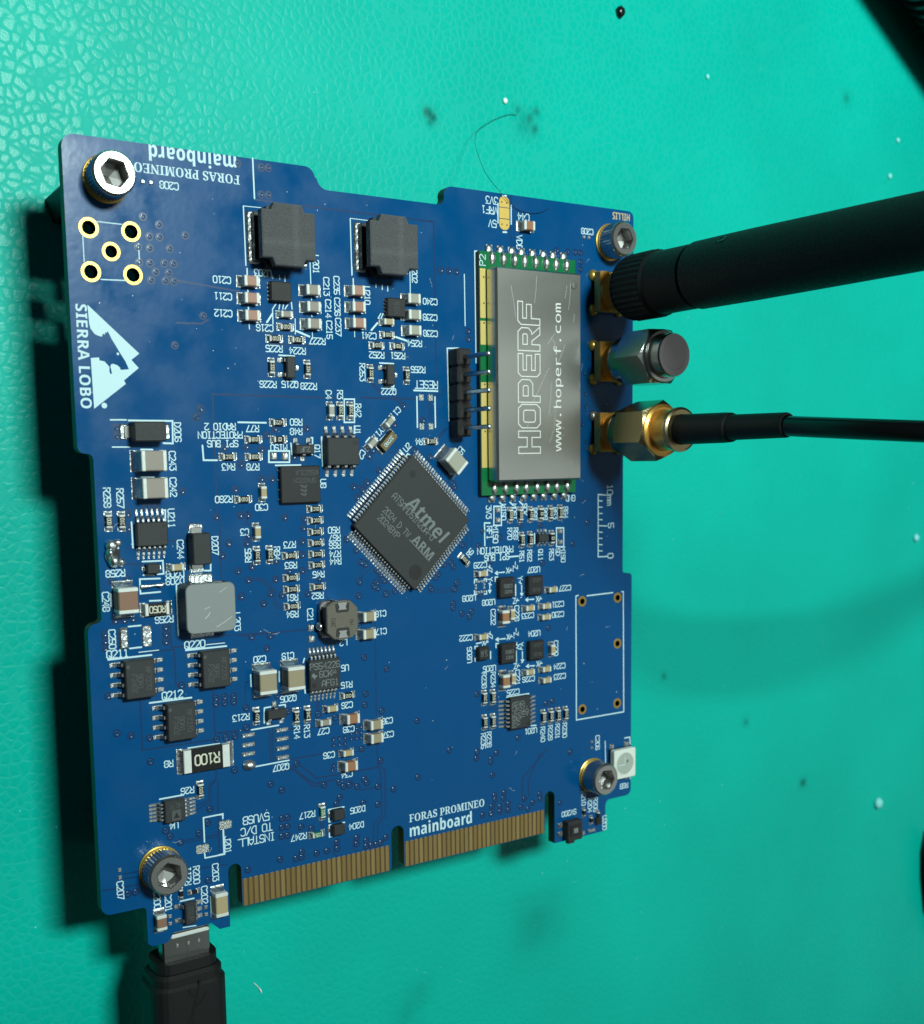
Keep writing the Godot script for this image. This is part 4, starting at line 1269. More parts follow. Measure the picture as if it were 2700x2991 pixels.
func chips() -> void:
	var o: Node3D
	# gull-wing packages
	o = chip("memory_chip", 35.24, 37.08, 90.0, 3.75, 4.85, 1.5)
	leads(o, 1.87, 3.0, 0.78, 0.42, 1.27, 4, [0.0, 180.0])
	pit(o, -1.1, -1.75, 1.5, 0.32)
	soic(5.9, 64.87, 0.0, [["RF7270", 1.0, 0, 0.62], ["90A1", 0.0, 0.3, 0.62], ["F240Z", -0.8, 0.5, 0.62]], 90.0)
	soic(15.92, 64.75, 0.0, [["RF7270", 1.0, 0, 0.62], ["90A1", 0.0, 0.3, 0.62], ["F240Z", -0.8, 0.5, 0.62]], 90.0)
	soic(11.0, 70.96, 0.0, [["RF7270", 1.0, 0, 0.62], ["90A1", 0.0, 0.3, 0.62], ["F240Z", -0.8, 0.5, 0.62]], 90.0)
	for a in [[4.4, 63.2], [14.4, 63.05], [9.5, 69.3]]:
		pit(o, a[0] - 35.24, a[1] - 37.08, 1.5, 0.24, "faint_laser")
		var p: Node3D = o.get_child(o.get_child_count() - 1)
		o.remove_child(p)
		board.add_child(p, true)
		p.position = W(a[0], a[1], 1.5)
	o = chip("regulator_chip", 31.75, 67.4, 90.0, 4.3, 4.75, 1.05)
	leads(o, 2.15, 3.35, 0.55, 0.25, 0.6, 7, [0.0, 180.0])
	marks(o, 1.05, "laser", -90.0, [["PS54226", -1.25, 0, 0.85], ["6CK", -0.1, -0.05, 0.85], ["G4", -0.22, -1.3, 0.6], ["AFG1", 1.2, -0.75, 0.85]])
	var s := Solid.new()
	s.cap(PackedVector2Array([Vector2(-0.3, -0.35), Vector2(0.05, -0.35), Vector2(0.05, -0.1), Vector2(0.4, -0.1), Vector2(0.38, 0.12), Vector2(0.12, 0.22), Vector2(0.05, 0.5), Vector2(-0.12, 0.28), Vector2(-0.28, 0.1), Vector2(-0.45, 0.05), Vector2(-0.42, -0.12), Vector2(-0.3, -0.12)]), 0.0, Vector3.UP)
	put("marking", s.mesh(), M.laser, o, Vector3(0.05, 1.057, 1.65) * MM, -90.0)
	pit(o, 1.35, 1.75, 1.05, 0.36)
	o = chip("bus_switch_chip", 65.3, 77.35, 0.0, 3.95, 5.0, 1.05)
	leads(o, 1.97, 3.2, 0.55, 0.26, 0.65, 7, [0.0, 180.0])
	marks(o, 1.05, "laser", -90.0, [["PA9543A", -1.35, 0.2, 0.72], ["YX54702", -0.55, 0.1, 0.72], ["TAD2D", 0.3, -0.45, 0.72], ["4D-", 1.1, -0.2, 0.72]])
	pit(o, 1.35, 1.85, 1.05, 0.28)
	o = chip("charger_chip", 8.42, 46.98, 90.0, 3.0, 3.95, 1.0)
	leads(o, 1.5, 2.75, 0.5, 0.26, 0.66, 6, [0.0, 180.0])
	pit(o, -1.0, -1.45, 1.0, 0.25)
	o = chip("amplifier_chip", 9.75, 82.62, 0.0, 2.75, 2.95, 1.0)
	leads(o, 1.37, 2.75, 0.5, 0.24, 0.5, 5, [0.0, 180.0])
	s = Solid.new()
	s.box(Vector3(0, 0, 0), Vector3(1.2, 0.004, 1.35), 0.0)
	put("marking", s.mesh(), M.faint_laser, o, Vector3(0.15, 1.006, 0.55) * MM)
	s = Solid.new()
	s.cap(PackedVector2Array([Vector2(0, -0.42), Vector2(0.38, 0.4), Vector2(-0.38, 0.4)]), 0.0, Vector3.UP)
	put("marking", s.mesh(), M.pit, o, Vector3(0.15, 1.012, 0.55) * MM)
	marks(o, 1.0, "faint_laser", 180.0, [["N5", 0.55, -0.75, 0.55], ["ID", -0.35, -0.55, 0.45]])
	# leadless packages
	o = flat_pack(29.05, 41.38, 0.0, 5.85, 4.95, 0.8, 4, 1.27, "flash_chip")
	marks(o, 0.8, "faint_laser", 180.0, [["K5QZ2LX", 0.9, -1.55, 0.6], ["SFKGTCM", 0.6, -0.55, 0.6]])
	s = Solid.new()
	s.stroke(PackedVector2Array([Vector2(-0.3, -0.75), Vector2(0.25, -0.5), Vector2(0.5, -0.7)]), 0.28, 0.0)
	s.stroke(PackedVector2Array([Vector2(-0.3, -0.2), Vector2(0.25, 0.05), Vector2(0.45, -0.15)]), 0.28, 0.0)
	s.stroke(PackedVector2Array([Vector2(-0.25, 0.35), Vector2(0.2, 0.55), Vector2(0.4, 0.35)]), 0.28, 0.0)
	put("marking", s.mesh(), M.faint_laser, o, Vector3(0.3, 0.807, 0.9) * MM)
	o = flat_pack(27.0, 16.4, 0.0, 2.95, 2.55, 0.9, 5, 0.5, "converter_chip")
	o = flat_pack(44.4, 17.45, 0.0, 2.95, 2.6, 0.9, 5, 0.5, "converter_chip")
	marks(o, 0.9, "faint_laser", 180.0, [["0SY", 0, -0.55, 0.4], ["T4A", 0.1, 0.05, 0.4], ["11C", 0.1, 0.65, 0.4]])
	for a in [[63.0, 57.75, 2.85, 3.05, "5983", "10MX"], [68.42, 57.85, 2.85, 2.95, "181D", "DK28"]]:
		o = flat_pack(a[0], a[1], 0.0, a[2], a[3], 0.95, 5, 0.5)
		marks(o, 0.95, "laser" if a[4] == "5983" else "faint_laser", 0.0 if a[4] == "5983" else 180.0, [[a[4], 0.1, -0.2 if a[4] == "5983" else -0.8, 0.5], [a[5], 0.1, 0.65, 0.5]])
		pit(o, 0.95, -0.95, 0.95, 0.1, "faint_laser")
		o = flat_pack(a[0] + 0.08 + 0.09, a[1] + 10.1, 0.0, a[2], a[3], 0.95, 5, 0.5)
		marks(o, 0.95, "laser" if a[4] == "5983" else "faint_laser", 0.0 if a[4] == "5983" else 180.0, [[a[4], 0.1, -0.2 if a[4] == "5983" else -0.8, 0.5], [a[5], 0.1, 0.65, 0.5]])
		pit(o, 0.95, -0.95, 0.95, 0.1, "faint_laser")
	o = flat_pack(58.58, 67.38, 0.0, 1.95, 2.0, 0.95, 3, 0.5)
	marks(o, 0.95, "laser", -90.0, [["C6E", -0.4, 0, 0.4], ["LP0", 0.3, 0, 0.4]])
	# small transistors and diodes
	transistor(28.03, 26.05, 0.0)
	transistor(43.23, 26.6, 0.0)
	transistor(29.72, 36.75, -90.0 + 180.0, "2JF", 2.8)
	transistor(24.45, 71.95, -90.0, "", 2.8)
	o = chip("transistor", 11.25, 96.68, 0.0, 1.5, 2.9, 1.05)
	for a in [[180.0, 0.95], [180.0, -0.95], [0.0, 0.95], [0.0, 0.0], [0.0, -0.95]]:
		put("lead", lead_mesh(0.74, 1.42, 0.55, 0.45, 0.12), M.bright_tin, o, Vector3(0, 0, a[1]) * MM, a[0])
		put("solder_pad", pad_mesh(0.95, 0.65, 0.1), M.solder, o, Vector3(-1.45 if a[0] > 1 else 1.45, 0, a[1]) * MM)
	marks(o, 1.05, "faint_laser", 90.0, [["01UP", 0, 0, 0.6]])
	o = chip("transistor", 70.1, 50.65, 90.0, 1.25, 1.95, 0.9)
	leads(o, 0.62, 1.05, 0.5, 0.26, 0.65, 3, [0.0, 180.0])
	diode(8.35, 34.4, 0.0, Vector3(4.0, 2.1, 2.4))
	diode(14.35, 49.1, 90.0, Vector3(4.0, 2.1, 2.4), false)
	diode(33.4, 87.6, 0.0, Vector3(1.8, 1.0, 1.55))
	diode(33.35, 89.75, 0.0, Vector3(1.8, 1.0, 1.55))
	diode(8.35, 51.3, 0.0, Vector3(1.65, 0.95, 1.3), false)
	# larger resistors, the two green ones, and the reworked one under a lump of solder
	resistor(8.74, 56.45, 0.0, "R050", 180.0, "1206").set_meta("label", "wide black resistor marked R050")
	resistor(14.45, 76.55, 0.0, "R100", 180.0, "2512").set_meta("label", "large black resistor marked R100")
	resistor(31.15, 86.95, 90.0, "225", 90.0, "0603", "green_film").set_meta("label", "green resistor standing upright in the picture")
	resistor(30.26, 90.02, 0.0, "225", 180.0, "0603", "green_film").set_meta("label", "green resistor beside the lower small diode")
	o = resistor(3.95, 49.2, 90.0, "", 0.0)
	o.set_meta("label", "reworked resistor under lumps of solder")
	s = Solid.new()
	for b in [[-1.0, 0.3, 0.5, 0.75, 0.7, 0.8], [-0.2, 0.5, 0.85, 0.55, 0.75, 0.5], [0.9, 0.35, 0.35, 0.8, 0.95, 0.75], [1.1, 0.2, -0.6, 0.6, 0.6, 0.5], [0.2, 0.2, 0.95, 0.8, 0.5, 0.45], [-1.3, 0.1, -0.3, 0.5, 0.5, 0.6]]:
		s.blob(Vector3(b[0], b[1], b[2]), Vector3(b[3], b[4], b[5]), 12, 6)
	put("solder_lump", s.mesh(), M.solder, o)
	s = Solid.new()
	s.tube([Vector3(6.9 - 44.5, 0.22, 53.5 - 47.5), Vector3(7.7 - 44.5, 0.32, 53.5 - 47.5), Vector3(8.7 - 44.5, 0.25, 53.45 - 47.5), Vector3(9.4 - 44.5, 0.35, 53.5 - 47.5), Vector3(10.0 - 44.5, 0.2, 53.3 - 47.5)], [0.3, 0.26, 0.14, 0.3, 0.12], 10)
	put("solder_bridge", s.mesh(), M.solder, board, Vector3(0, TOP, 0) * MM)
	s = Solid.new()
	s.blob(Vector3.ZERO, Vector3(1.0, 0.8, 0.75), 14, 6)
	put("solder_lump", s.mesh(), M.solder, board, W(20.52, 78.53))

func big_parts() -> void:
	inductor(27.05, 9.75)
	inductor(42.65, 9.65)
	# moulded choke, square with round corners
	var o := group("moulded_choke", board, W(14.9, 56.55))
	var s := Solid.new()
	s.prism(rect(6.6, 6.3, 0.9, 4), 0.2, 2.9, 0.0)
	put("body", s.mesh(), M.choke_side, o)
	s = Solid.new()
	s.prism(rect(6.6, 6.3, 0.9, 4), 2.9, 3.05, 0.1)
	put("top_face", s.mesh(), M.choke_top, o)
	s = Solid.new()
	s.stroke(PackedVector2Array([Vector2(0.6, 2.5), Vector2(1.7, 1.95), Vector2(2.7, 1.35)]), 0.05, 3.056)
	s.stroke(PackedVector2Array([Vector2(-0.9, 1.3), Vector2(-0.4, 0.9), Vector2(-0.2, 0.55)]), 0.07, 3.056)
	s.stroke(PackedVector2Array([Vector2(-0.9, 0.1), Vector2(-0.2, -0.15)]), 0.05, 3.056)
	s.stroke(PackedVector2Array([Vector2(1.2, -1.9), Vector2(2.2, -2.5)]), 0.04, 3.056)
	put("scratches", s.mesh(), M.scratch, o)
	for e in [-1.0, 1.0]:
		for x in [-1.1, 1.1]:
			put("terminal_clip", box_mesh("clip", Vector3(1.5, 2.2, 0.16), 0.05, Vector3(0, 1.3, 0)), M.bright_tin, o, Vector3(x, 0, e * 3.2) * MM)
		put("solder_pad", pad_mesh(3.4, 1.5, 0.2), M.solder, o, Vector3(-0.2, 0, e * 3.4) * MM)
	# small inductor with a chamfered iron top between two silver clips
	o = group("clipped_inductor", board, W(33.75, 59.85))
	var q := PackedVector2Array([Vector2(-2.4, -1.9), Vector2(-1.4, -2.6), Vector2(1.3, -2.6), Vector2(2.4, -1.5), Vector2(2.4, 1.7), Vector2(1.5, 2.6), Vector2(-1.3, 2.6), Vector2(-2.4, 1.6)])
	s = Solid.new()
	s.prism(q, 2.2, 2.75, 0.12)
	put("top_plate", s.mesh(), M.iron_top, o)
	s = Solid.new()
	s.prism(Solid.inset(q, 0.25), 0.6, 2.25)
	put("body", s.mesh(), M.ferrite_core, o)
	s = Solid.new()
	s.prism(rect(4.9, 5.1, 0.8, 3), 0.1, 0.75, 0.1)
	put("base_plate", s.mesh(), M.nickel_end, o)
	for e in [-1.0, 1.0]:
		s = Solid.new()
		s.prism(PackedVector2Array([Vector2(-0.75, 2.45 * e), Vector2(0.75, 2.45 * e), Vector2(0.5, 1.75 * e), Vector2(0.7, 1.4 * e), Vector2(-0.7, 1.4 * e), Vector2(-0.5, 1.75 * e)]), 2.74, 2.83, 0.03)
		s.box(Vector3(0, 1.45, 2.62 * e), Vector3(1.5, 2.6, 0.14), 0.05)
		put("terminal_clip", s.mesh(), M.bright_tin, o)
		s = Solid.new()
		s.prism(PackedVector2Array([Vector2(-1.1, 2.3 * e), Vector2(1.1, 2.3 * e), Vector2(1.0, 1.2 * e), Vector2(0.8, 1.05 * e), Vector2(-0.8, 1.05 * e), Vector2(-1.0, 1.2 * e)]), 2.74, 2.758)
		put("clip_recess", s.mesh(), M.choke_side, o)
	s = Solid.new()
	s.blob(Vector3(-2.5, 0.7, 0.9), Vector3(0.5, 0.7, 0.6), 12, 6)
	put("solder_joint", s.mesh(), M.solder, o)
	marks(o, 2.75, "pit", -90.0, [["2R2", -1.4, 0.2, 0.55], ["M0", 1.4, 0.4, 0.5]])
	# crystal can
	o = group("crystal", board, W(42.75, 35.75), -45.0)
	put("body", box_mesh("crystal_low", Vector3(3.1, 0.55, 1.55), 0.1, Vector3(0, 0.32, 0)), M.dark_epoxy, o)
	put("lid", box_mesh("crystal_lid", Vector3(2.95, 0.28, 1.4), 0.1, Vector3(0, 0.72, 0)), M.worn_gold, o)
	put("marking", text_mesh("327A0", 0.5, 0.07, 0.0, 0.9), M.ink, o, Vector3(0, 0.868, 0) * MM, 180.0)
	for e in [-1.0, 1.0]:
		put("solder_pad", pad_mesh(0.9, 1.8, 0.14), M.solder, o, Vector3(e * 1.45, 0, 0) * MM)
	# five-pin header
	o = group("pin_header", board, W(54.62, 28.95))
	for i in 5:
		var z := (i - 2) * 2.54 * 0.985
		put("housing", box_mesh("hous", Vector3(2.4, 2.5, 2.5), 0.3, Vector3(0, 1.27, 0)), M.header_plastic, o, Vector3(0, 0, z) * MM)
		put("pin", box_mesh("hpin", Vector3(0.62, 5.9, 0.62), 0.1, Vector3(0, 5.4, 0)), M.nickel, o, Vector3(0, 0, z) * MM)
		var b := Solid.new()
		b.blob(Vector3(0, 8.25, 0), Vector3(0.36, 0.3, 0.4), 8, 4)
		put("tinned_tip", b.mesh(), M.solder, o, Vector3(0, 0, z) * MM)
	# colour lamp in a white square package
	o = group("led", board, W(86.35, 88.75))
	s = Solid.new()
	s.prism(PackedVector2Array([Vector2(-2.35, -2.45), Vector2(2.35, -2.45), Vector2(2.35, 2.45), Vector2(-2.35, 2.45)]), 0.1, 0.6)
	put("base", s.mesh(), M.dark_epoxy, o)
	s = Solid.new()
	s.prism(rect(4.7, 4.9, 0.3, 2), 0.6, 1.5, 0.08, false)
	put("body", s.mesh(), M.led_white, o)
	s = Solid.new()
	s.lathe([Vector2(2.05, 1.504), Vector2(2.05, 1.54), Vector2(1.9, 1.56), Vector2(1.82, 1.515)], 36)
	put("reflector_ring", s.mesh(), M.led_white, o)
	s = Solid.new()
	s.lathe([Vector2(1.84, 1.51), Vector2(0, 1.512)], 36)
	put("window", s.mesh(), M.led_resin, o)
	for a in [[0.0, -0.6, 0.1, 1.2], [-0.75, 0.15, 1.5, 0.1], [0.5, -0.35, 0.55, 0.45]]:
		s = Solid.new()
		s.box(Vector3(a[0], 1.515, a[1]), Vector3(a[2], 0.012, a[3]), 0.0)
		put("die", s.mesh(), M.ink if a[2] > 1 or a[3] > 1 else M.laser, o)
	for a in [[-1.6, -2.75], [1.6, -2.75], [-1.6, 2.75], [1.6, 2.75]]:
		put("solder_pad", pad_mesh(1.0, 1.1, 0.2), M.solder, o, Vector3(a[0], 0, a[1]) * MM)
	# side push-button
	o = group("push_button", board, W(75.75, 98.1))
	put("body", box_mesh("btn", Vector3(3.0, 1.5, 3.2), 0.15, Vector3(0, 0.8, 0)), M.header_plastic, o)
	put("frame", box_mesh("btn_frame", Vector3(2.0, 0.2, 1.8), 0.06, Vector3(-0.1, 1.6, -0.1)), M.dark_epoxy, o)
	put("plunger", box_mesh("btn_plunger", Vector3(0.9, 0.16, 0.8), 0.04, Vector3(-0.1, 1.72, -0.1)), M.laser, o)
	put("stem", box_mesh("btn_stem", Vector3(1.4, 0.8, 0.7), 0.1, Vector3(-0.4, 0.6, 1.85)), M.header_plastic, o)
	for z in [-0.85, 0.6]:
		put("solder_pad", pad_mesh(1.0, 0.95, 0.25), M.solder, o, Vector3(-2.0, 0, z) * MM)
	o = flat_pack(81.6, 97.9, 0.0, 1.0, 1.2, 0.5, 3, 0.4, "logic_chip")
	bare_pad(80.3, 99.3, 0, 1.6, 0.6, 0.3)
	bare_pad(78.5, 99.4, 0, 0.7, 0.8, 0.3)
	# three-way solder jumper of bare gold
	o = group("solder_jumper", board, W(63.62, 2.75))
	for k in 3:
		s = Solid.new()
		var poly := PackedVector2Array()
		if k == 1:
			poly = rect(1.85, 1.5)
		else:
			for f in 9:
				var g := PI * f / 8.0
				poly.append(Vector2(cos(g) * 0.925, sin(g) * 0.75 + 0.85))
			poly.append_array([Vector2(-0.925, 0.05), Vector2(0.925, 0.05)])
			for f in poly.size():
				poly[f] = poly[f] * (1.0 if k == 2 else -1.0) + Vector2(0, 0.8 if k == 2 else -0.8)
		s.prism(poly, 0.004, 0.045, 0.01, false)
		put("jumper_pad", s.mesh(), M.gold_pad, o)
	for a in [[-0.45, -1.55], [0.45, -1.5], [-0.45, 1.6], [0.45, 1.65]]:
		pit(o, a[0], a[1], 0.046, 0.12)

func resistors() -> void:
	resistor(27.78, 20.81, 0, "01D", 180)
	resistor(26.16, 22.38, 0, "01D", 180)
	resistor(29.42, 22.39, 0, "70D", 180)
	resistor(25.60, 26.07, 90, "332", 90)
	resistor(30.78, 26.17, 90, "334", 90)
	resistor(43.25, 21.14, 0, "01D", 180)
	resistor(41.53, 22.64, 0, "01D", 180)
	resistor(44.86, 22.62, 0, "70D", 180)
	resistor(40.42, 26.45, 90, "332", 90)
	resistor(46.25, 26.61, 90, "334", 90)
	resistor(35.55, 31.59, 90, "01C", 90)
	resistor(37.12, 31.58, 90, "01C", 90)
	resistor(50.18, 35.78, 0, "01C", 180)
	resistor(55.66, 53.17, 45, "01C", 45)
	resistor(26.30, 33.19, 0, "472", 180)
	resistor(22.74, 35.39, 0, "01B", 180)
	resistor(26.33, 35.40, 0, "0", 180)
	resistor(19.10, 37.58, 0, "01C", 180)
	resistor(22.71, 37.63, 0, "01B", 180)
	resistor(21.02, 43.11, 0, "01D", 180)
	resistor(31.34, 44.73, 0, "01C", 180)
	resistor(31.37, 46.28, 0, "01C", 180)
	resistor(31.39, 47.83, 0, "01C", 180)
	resistor(31.41, 49.34, 0, "01D", 180)
	resistor(31.42, 50.85, 0, "01C", 180)
	resistor(31.44, 52.36, 0, "01C", 180)
	resistor(31.47, 55.34, 0, "01C", 180)
	resistor(27.49, 50.83, 0, "01D", 180)
	resistor(27.53, 53.81, 0, "01D", 180)
	resistor(27.54, 55.37, 0, "01C", 180)
	resistor(27.55, 57.68, 0, "01D", 180)
	resistor(22.63, 50.54, 90, "01C", 90)
	resistor(24.44, 50.54, 90, "01C", 90)
	resistor(35.60, 70.97, 0, "01D", 0)
	resistor(21.77, 72.01, 90, "472", 90)
	resistor(27.60, 72.87, 90, "34C", 90)
	resistor(29.30, 72.82, 90, "84C", 90)
	resistor(13.53, 80.69, 90, "01B", 90)
	resistor(3.26, 45.21, 90, "00D", 90)
	resistor(4.88, 45.28, 90, "01C", 90)
	resistor(64.17, 46.91, 90, "01B", 90)
	resistor(66.10, 46.94, 90, "01B", 90)
	resistor(68.04, 46.96, 90, "472", 90)
	resistor(70.01, 46.92, 90, "0", 90)
	resistor(71.93, 46.94, 90, "01B", 90)
	resistor(73.87, 46.90, 90, "01B", 90)
	resistor(66.35, 50.79, 90, "01C", 90)
	resistor(67.94, 50.76, 90, "472", 90)
	resistor(72.14, 50.80, 90, "0", 90)
	resistor(59.01, 74.39, 90, "01C", 90)
	resistor(60.62, 74.48, 90, "01D", 90)
	resistor(59.03, 78.18, 90, "01C", 90)
	resistor(60.58, 78.22, 90, "01D", 90)
	resistor(70.35, 78.94, 90, "01D", 90)
	resistor(71.86, 78.97, 90, "01D", 90)
	resistor(73.31, 78.99, 90, "01C", 90)
	resistor(74.84, 79.02, 90, "01C", 90)
	small_resistor(10.30, 94.00, 90)
	small_resistor(12.07, 94.17, 0)
	small_resistor(78.65, 95.97, 90)
	small_resistor(80.19, 97.55, 90)
	small_resistor(81.69, 97.01, 90)

func capacitors() -> void:
	capacitor(22.76, 15.38, 0, "0805", 3)
	capacitor(22.75, 17.50, 0, "0805", 3)
	capacitor(22.74, 19.68, 0, "0805", 3)
	capacitor(31.50, 15.93, 0, "0805", 2)
	capacitor(31.54, 18.09, 0, "0805", 2)
	capacitor(31.55, 20.29, 0, "0805", 2)
	capacitor(27.73, 19.22, 0, "0603", 2)
	capacitor(38.30, 15.56, 0, "0805", 3)
	capacitor(38.32, 17.70, 0, "0805", 3)
	capacitor(38.32, 19.86, 0, "0805", 3)
	capacitor(47.16, 16.09, 0, "0805", 4)
	capacitor(47.19, 18.28, 0, "0805", 4)
	capacitor(47.19, 20.42, 0, "0805", 4)
	capacitor(43.23, 19.41, 0, "0603", 0)
	capacitor(33.98, 31.61, 90, "0603", 4)
	capacitor(43.11, 33.05, -45, "0603", 4)
	capacitor(40.28, 35.95, -45, "0603", 4)
	capacitor(53.18, 38.70, 45, "1210", 4)
	capacitor(23.68, 42.31, 90, "0603", 0)
	capacitor(22.63, 47.46, 90, "0603", 0)
	capacitor(8.60, 37.96, 0, "1210", 2)
	capacitor(8.62, 41.31, 0, "1210", 2)
	capacitor(4.61, 54.88, 90, "1210", 5)
	capacitor(11.57, 51.35, 0, "0603", 0)
	capacitor(22.74, 67.24, 90, "1210", 6)
	capacitor(26.84, 67.18, 90, "1210", 6)
	capacitor(38.92, 60.06, 0, "0805", 6)
	capacitor(38.81, 62.52, 0, "0805", 6)
	capacitor(32.91, 72.44, 0, "0603", 0)
	capacitor(31.76, 74.24, 0, "0603", 2)
	capacitor(35.91, 74.23, 0, "0805", 1)
	capacitor(39.65, 75.61, 0, "0805", 6)
	capacitor(39.66, 77.57, 0, "0805", 6)
	capacitor(35.22, 79.10, 0, "0603", 0)
	capacitor(35.41, 80.93, 0, "0805", 1)
	capacitor(7.29, 96.94, 90, "0805", 5)
	capacitor(15.34, 96.29, 90, "1206", 0)
	capacitor(2.51, 89.68, 90, "0402p", 4)
	capacitor(8.75, 97.29, 90, "0402p", 4)
	capacitor(13.68, 97.22, 90, "0402p", 4)
	capacitor(79.26, 4.79, 0, "0402p", 4)
	capacitor(80.42, 84.96, 90, "0402p", 4)
	capacitor(9.97, 4.47, 0, "0402p", 4)
	capacitor(58.64, 55.40, 0, "0603", 0)
	capacitor(71.98, 58.82, 0, "0603", 0)
	capacitor(70.67, 61.30, 0, "0603", 0)
	capacitor(67.46, 61.34, 0, "0603", 0)
	capacitor(70.59, 63.01, 0, "0603", 0)
	capacitor(62.49, 62.23, 90, "0805", 1)
	capacitor(64.11, 62.02, 90, "0603", 0)
	capacitor(58.62, 64.94, 0, "0603", 0)
	capacitor(71.91, 68.30, 90, "0603", 0)
	capacitor(70.64, 71.25, 0, "0603", 0)
	capacitor(67.42, 71.34, 0, "0603", 0)
	capacitor(70.71, 73.02, 0, "0603", 0)
	capacitor(62.50, 72.12, 90, "0805", 1)
	capacitor(64.19, 71.99, 90, "0603", 0)
	capacitor(67.39, 4.33, 0, "0805", 1)

func bare_pads() -> void:
	bare_pad(48.71, 29.59, 0, 0.85, 1, 0.08)
	bare_pad(50.27, 29.60, 0, 0.85, 1, 0.08)
	bare_pad(48.72, 33.67, 0, 0.85, 1, 0.08)
	bare_pad(50.28, 33.66, 0, 0.85, 1, 0.08)
	bare_pad(25.55, 37.57, 0, 1, 1.15, 0.2)
	bare_pad(27.18, 37.63, 0, 1, 1.15, 0.2)
	bare_pad(20.54, 74.45, 0, 1.95, 0.6, 0.18)
	bare_pad(20.51, 75.76, 0, 1.95, 0.6, 0.18)
	bare_pad(20.51, 77.02, 0, 1.95, 0.6, 0.18)
	bare_pad(25.48, 74.46, 0, 1.95, 0.6, 0.18)
	bare_pad(25.48, 75.71, 0, 1.95, 0.6, 0.18)
	bare_pad(25.46, 77.01, 0, 1.95, 0.6, 0.18)
	bare_pad(25.46, 78.29, 0, 1.95, 0.6, 0.18)
	bare_pad(61.89, 46.07, 0, 1.05, 0.85, 0.25)
	bare_pad(61.88, 47.61, 0, 1.05, 0.85, 0.25)
	bare_pad(73.86, 49.83, 0, 1, 0.85, 0.25)
	bare_pad(73.86, 51.48, 0, 1, 0.85, 0.25)
	bare_pad(16.86, 86.09, 0, 1.85, 1.2, 0.06)
	bare_pad(13.55, 88.71, 0, 1.85, 1.2, 0.06)
	bare_pad(4.45, 59.80, 0, 1.25, 2.75, 0.3)
	bare_pad(7.43, 59.79, 0, 1.25, 2.7, 0.12)
	bare_pad(30.27, 60.91, 0, 1, 1, 0.15)
	bare_pad(30.30, 62.45, 0, 1, 1, 0.15)
	bare_pad(57.87, 56.53, 0, 0.36, 0.42, 0.06)
	bare_pad(58.32, 56.60, 0, 0.36, 0.42, 0.06)
	bare_pad(58.83, 56.60, 0, 0.36, 0.42, 0.06)
	bare_pad(59.34, 56.58, 0, 0.36, 0.42, 0.06)
	bare_pad(57.82, 57.15, 0, 0.36, 0.42, 0.06)
	bare_pad(57.81, 57.60, 0, 0.36, 0.42, 0.06)
	bare_pad(59.33, 57.04, 0, 0.36, 0.42, 0.06)
	bare_pad(59.37, 57.55, 0, 0.36, 0.42, 0.06)
	bare_pad(57.84, 58.17, 0, 0.36, 0.42, 0.06)
	bare_pad(58.32, 58.21, 0, 0.36, 0.42, 0.06)
	bare_pad(58.85, 58.19, 0, 0.36, 0.42, 0.06)
	bare_pad(59.36, 58.17, 0, 0.36, 0.42, 0.06)

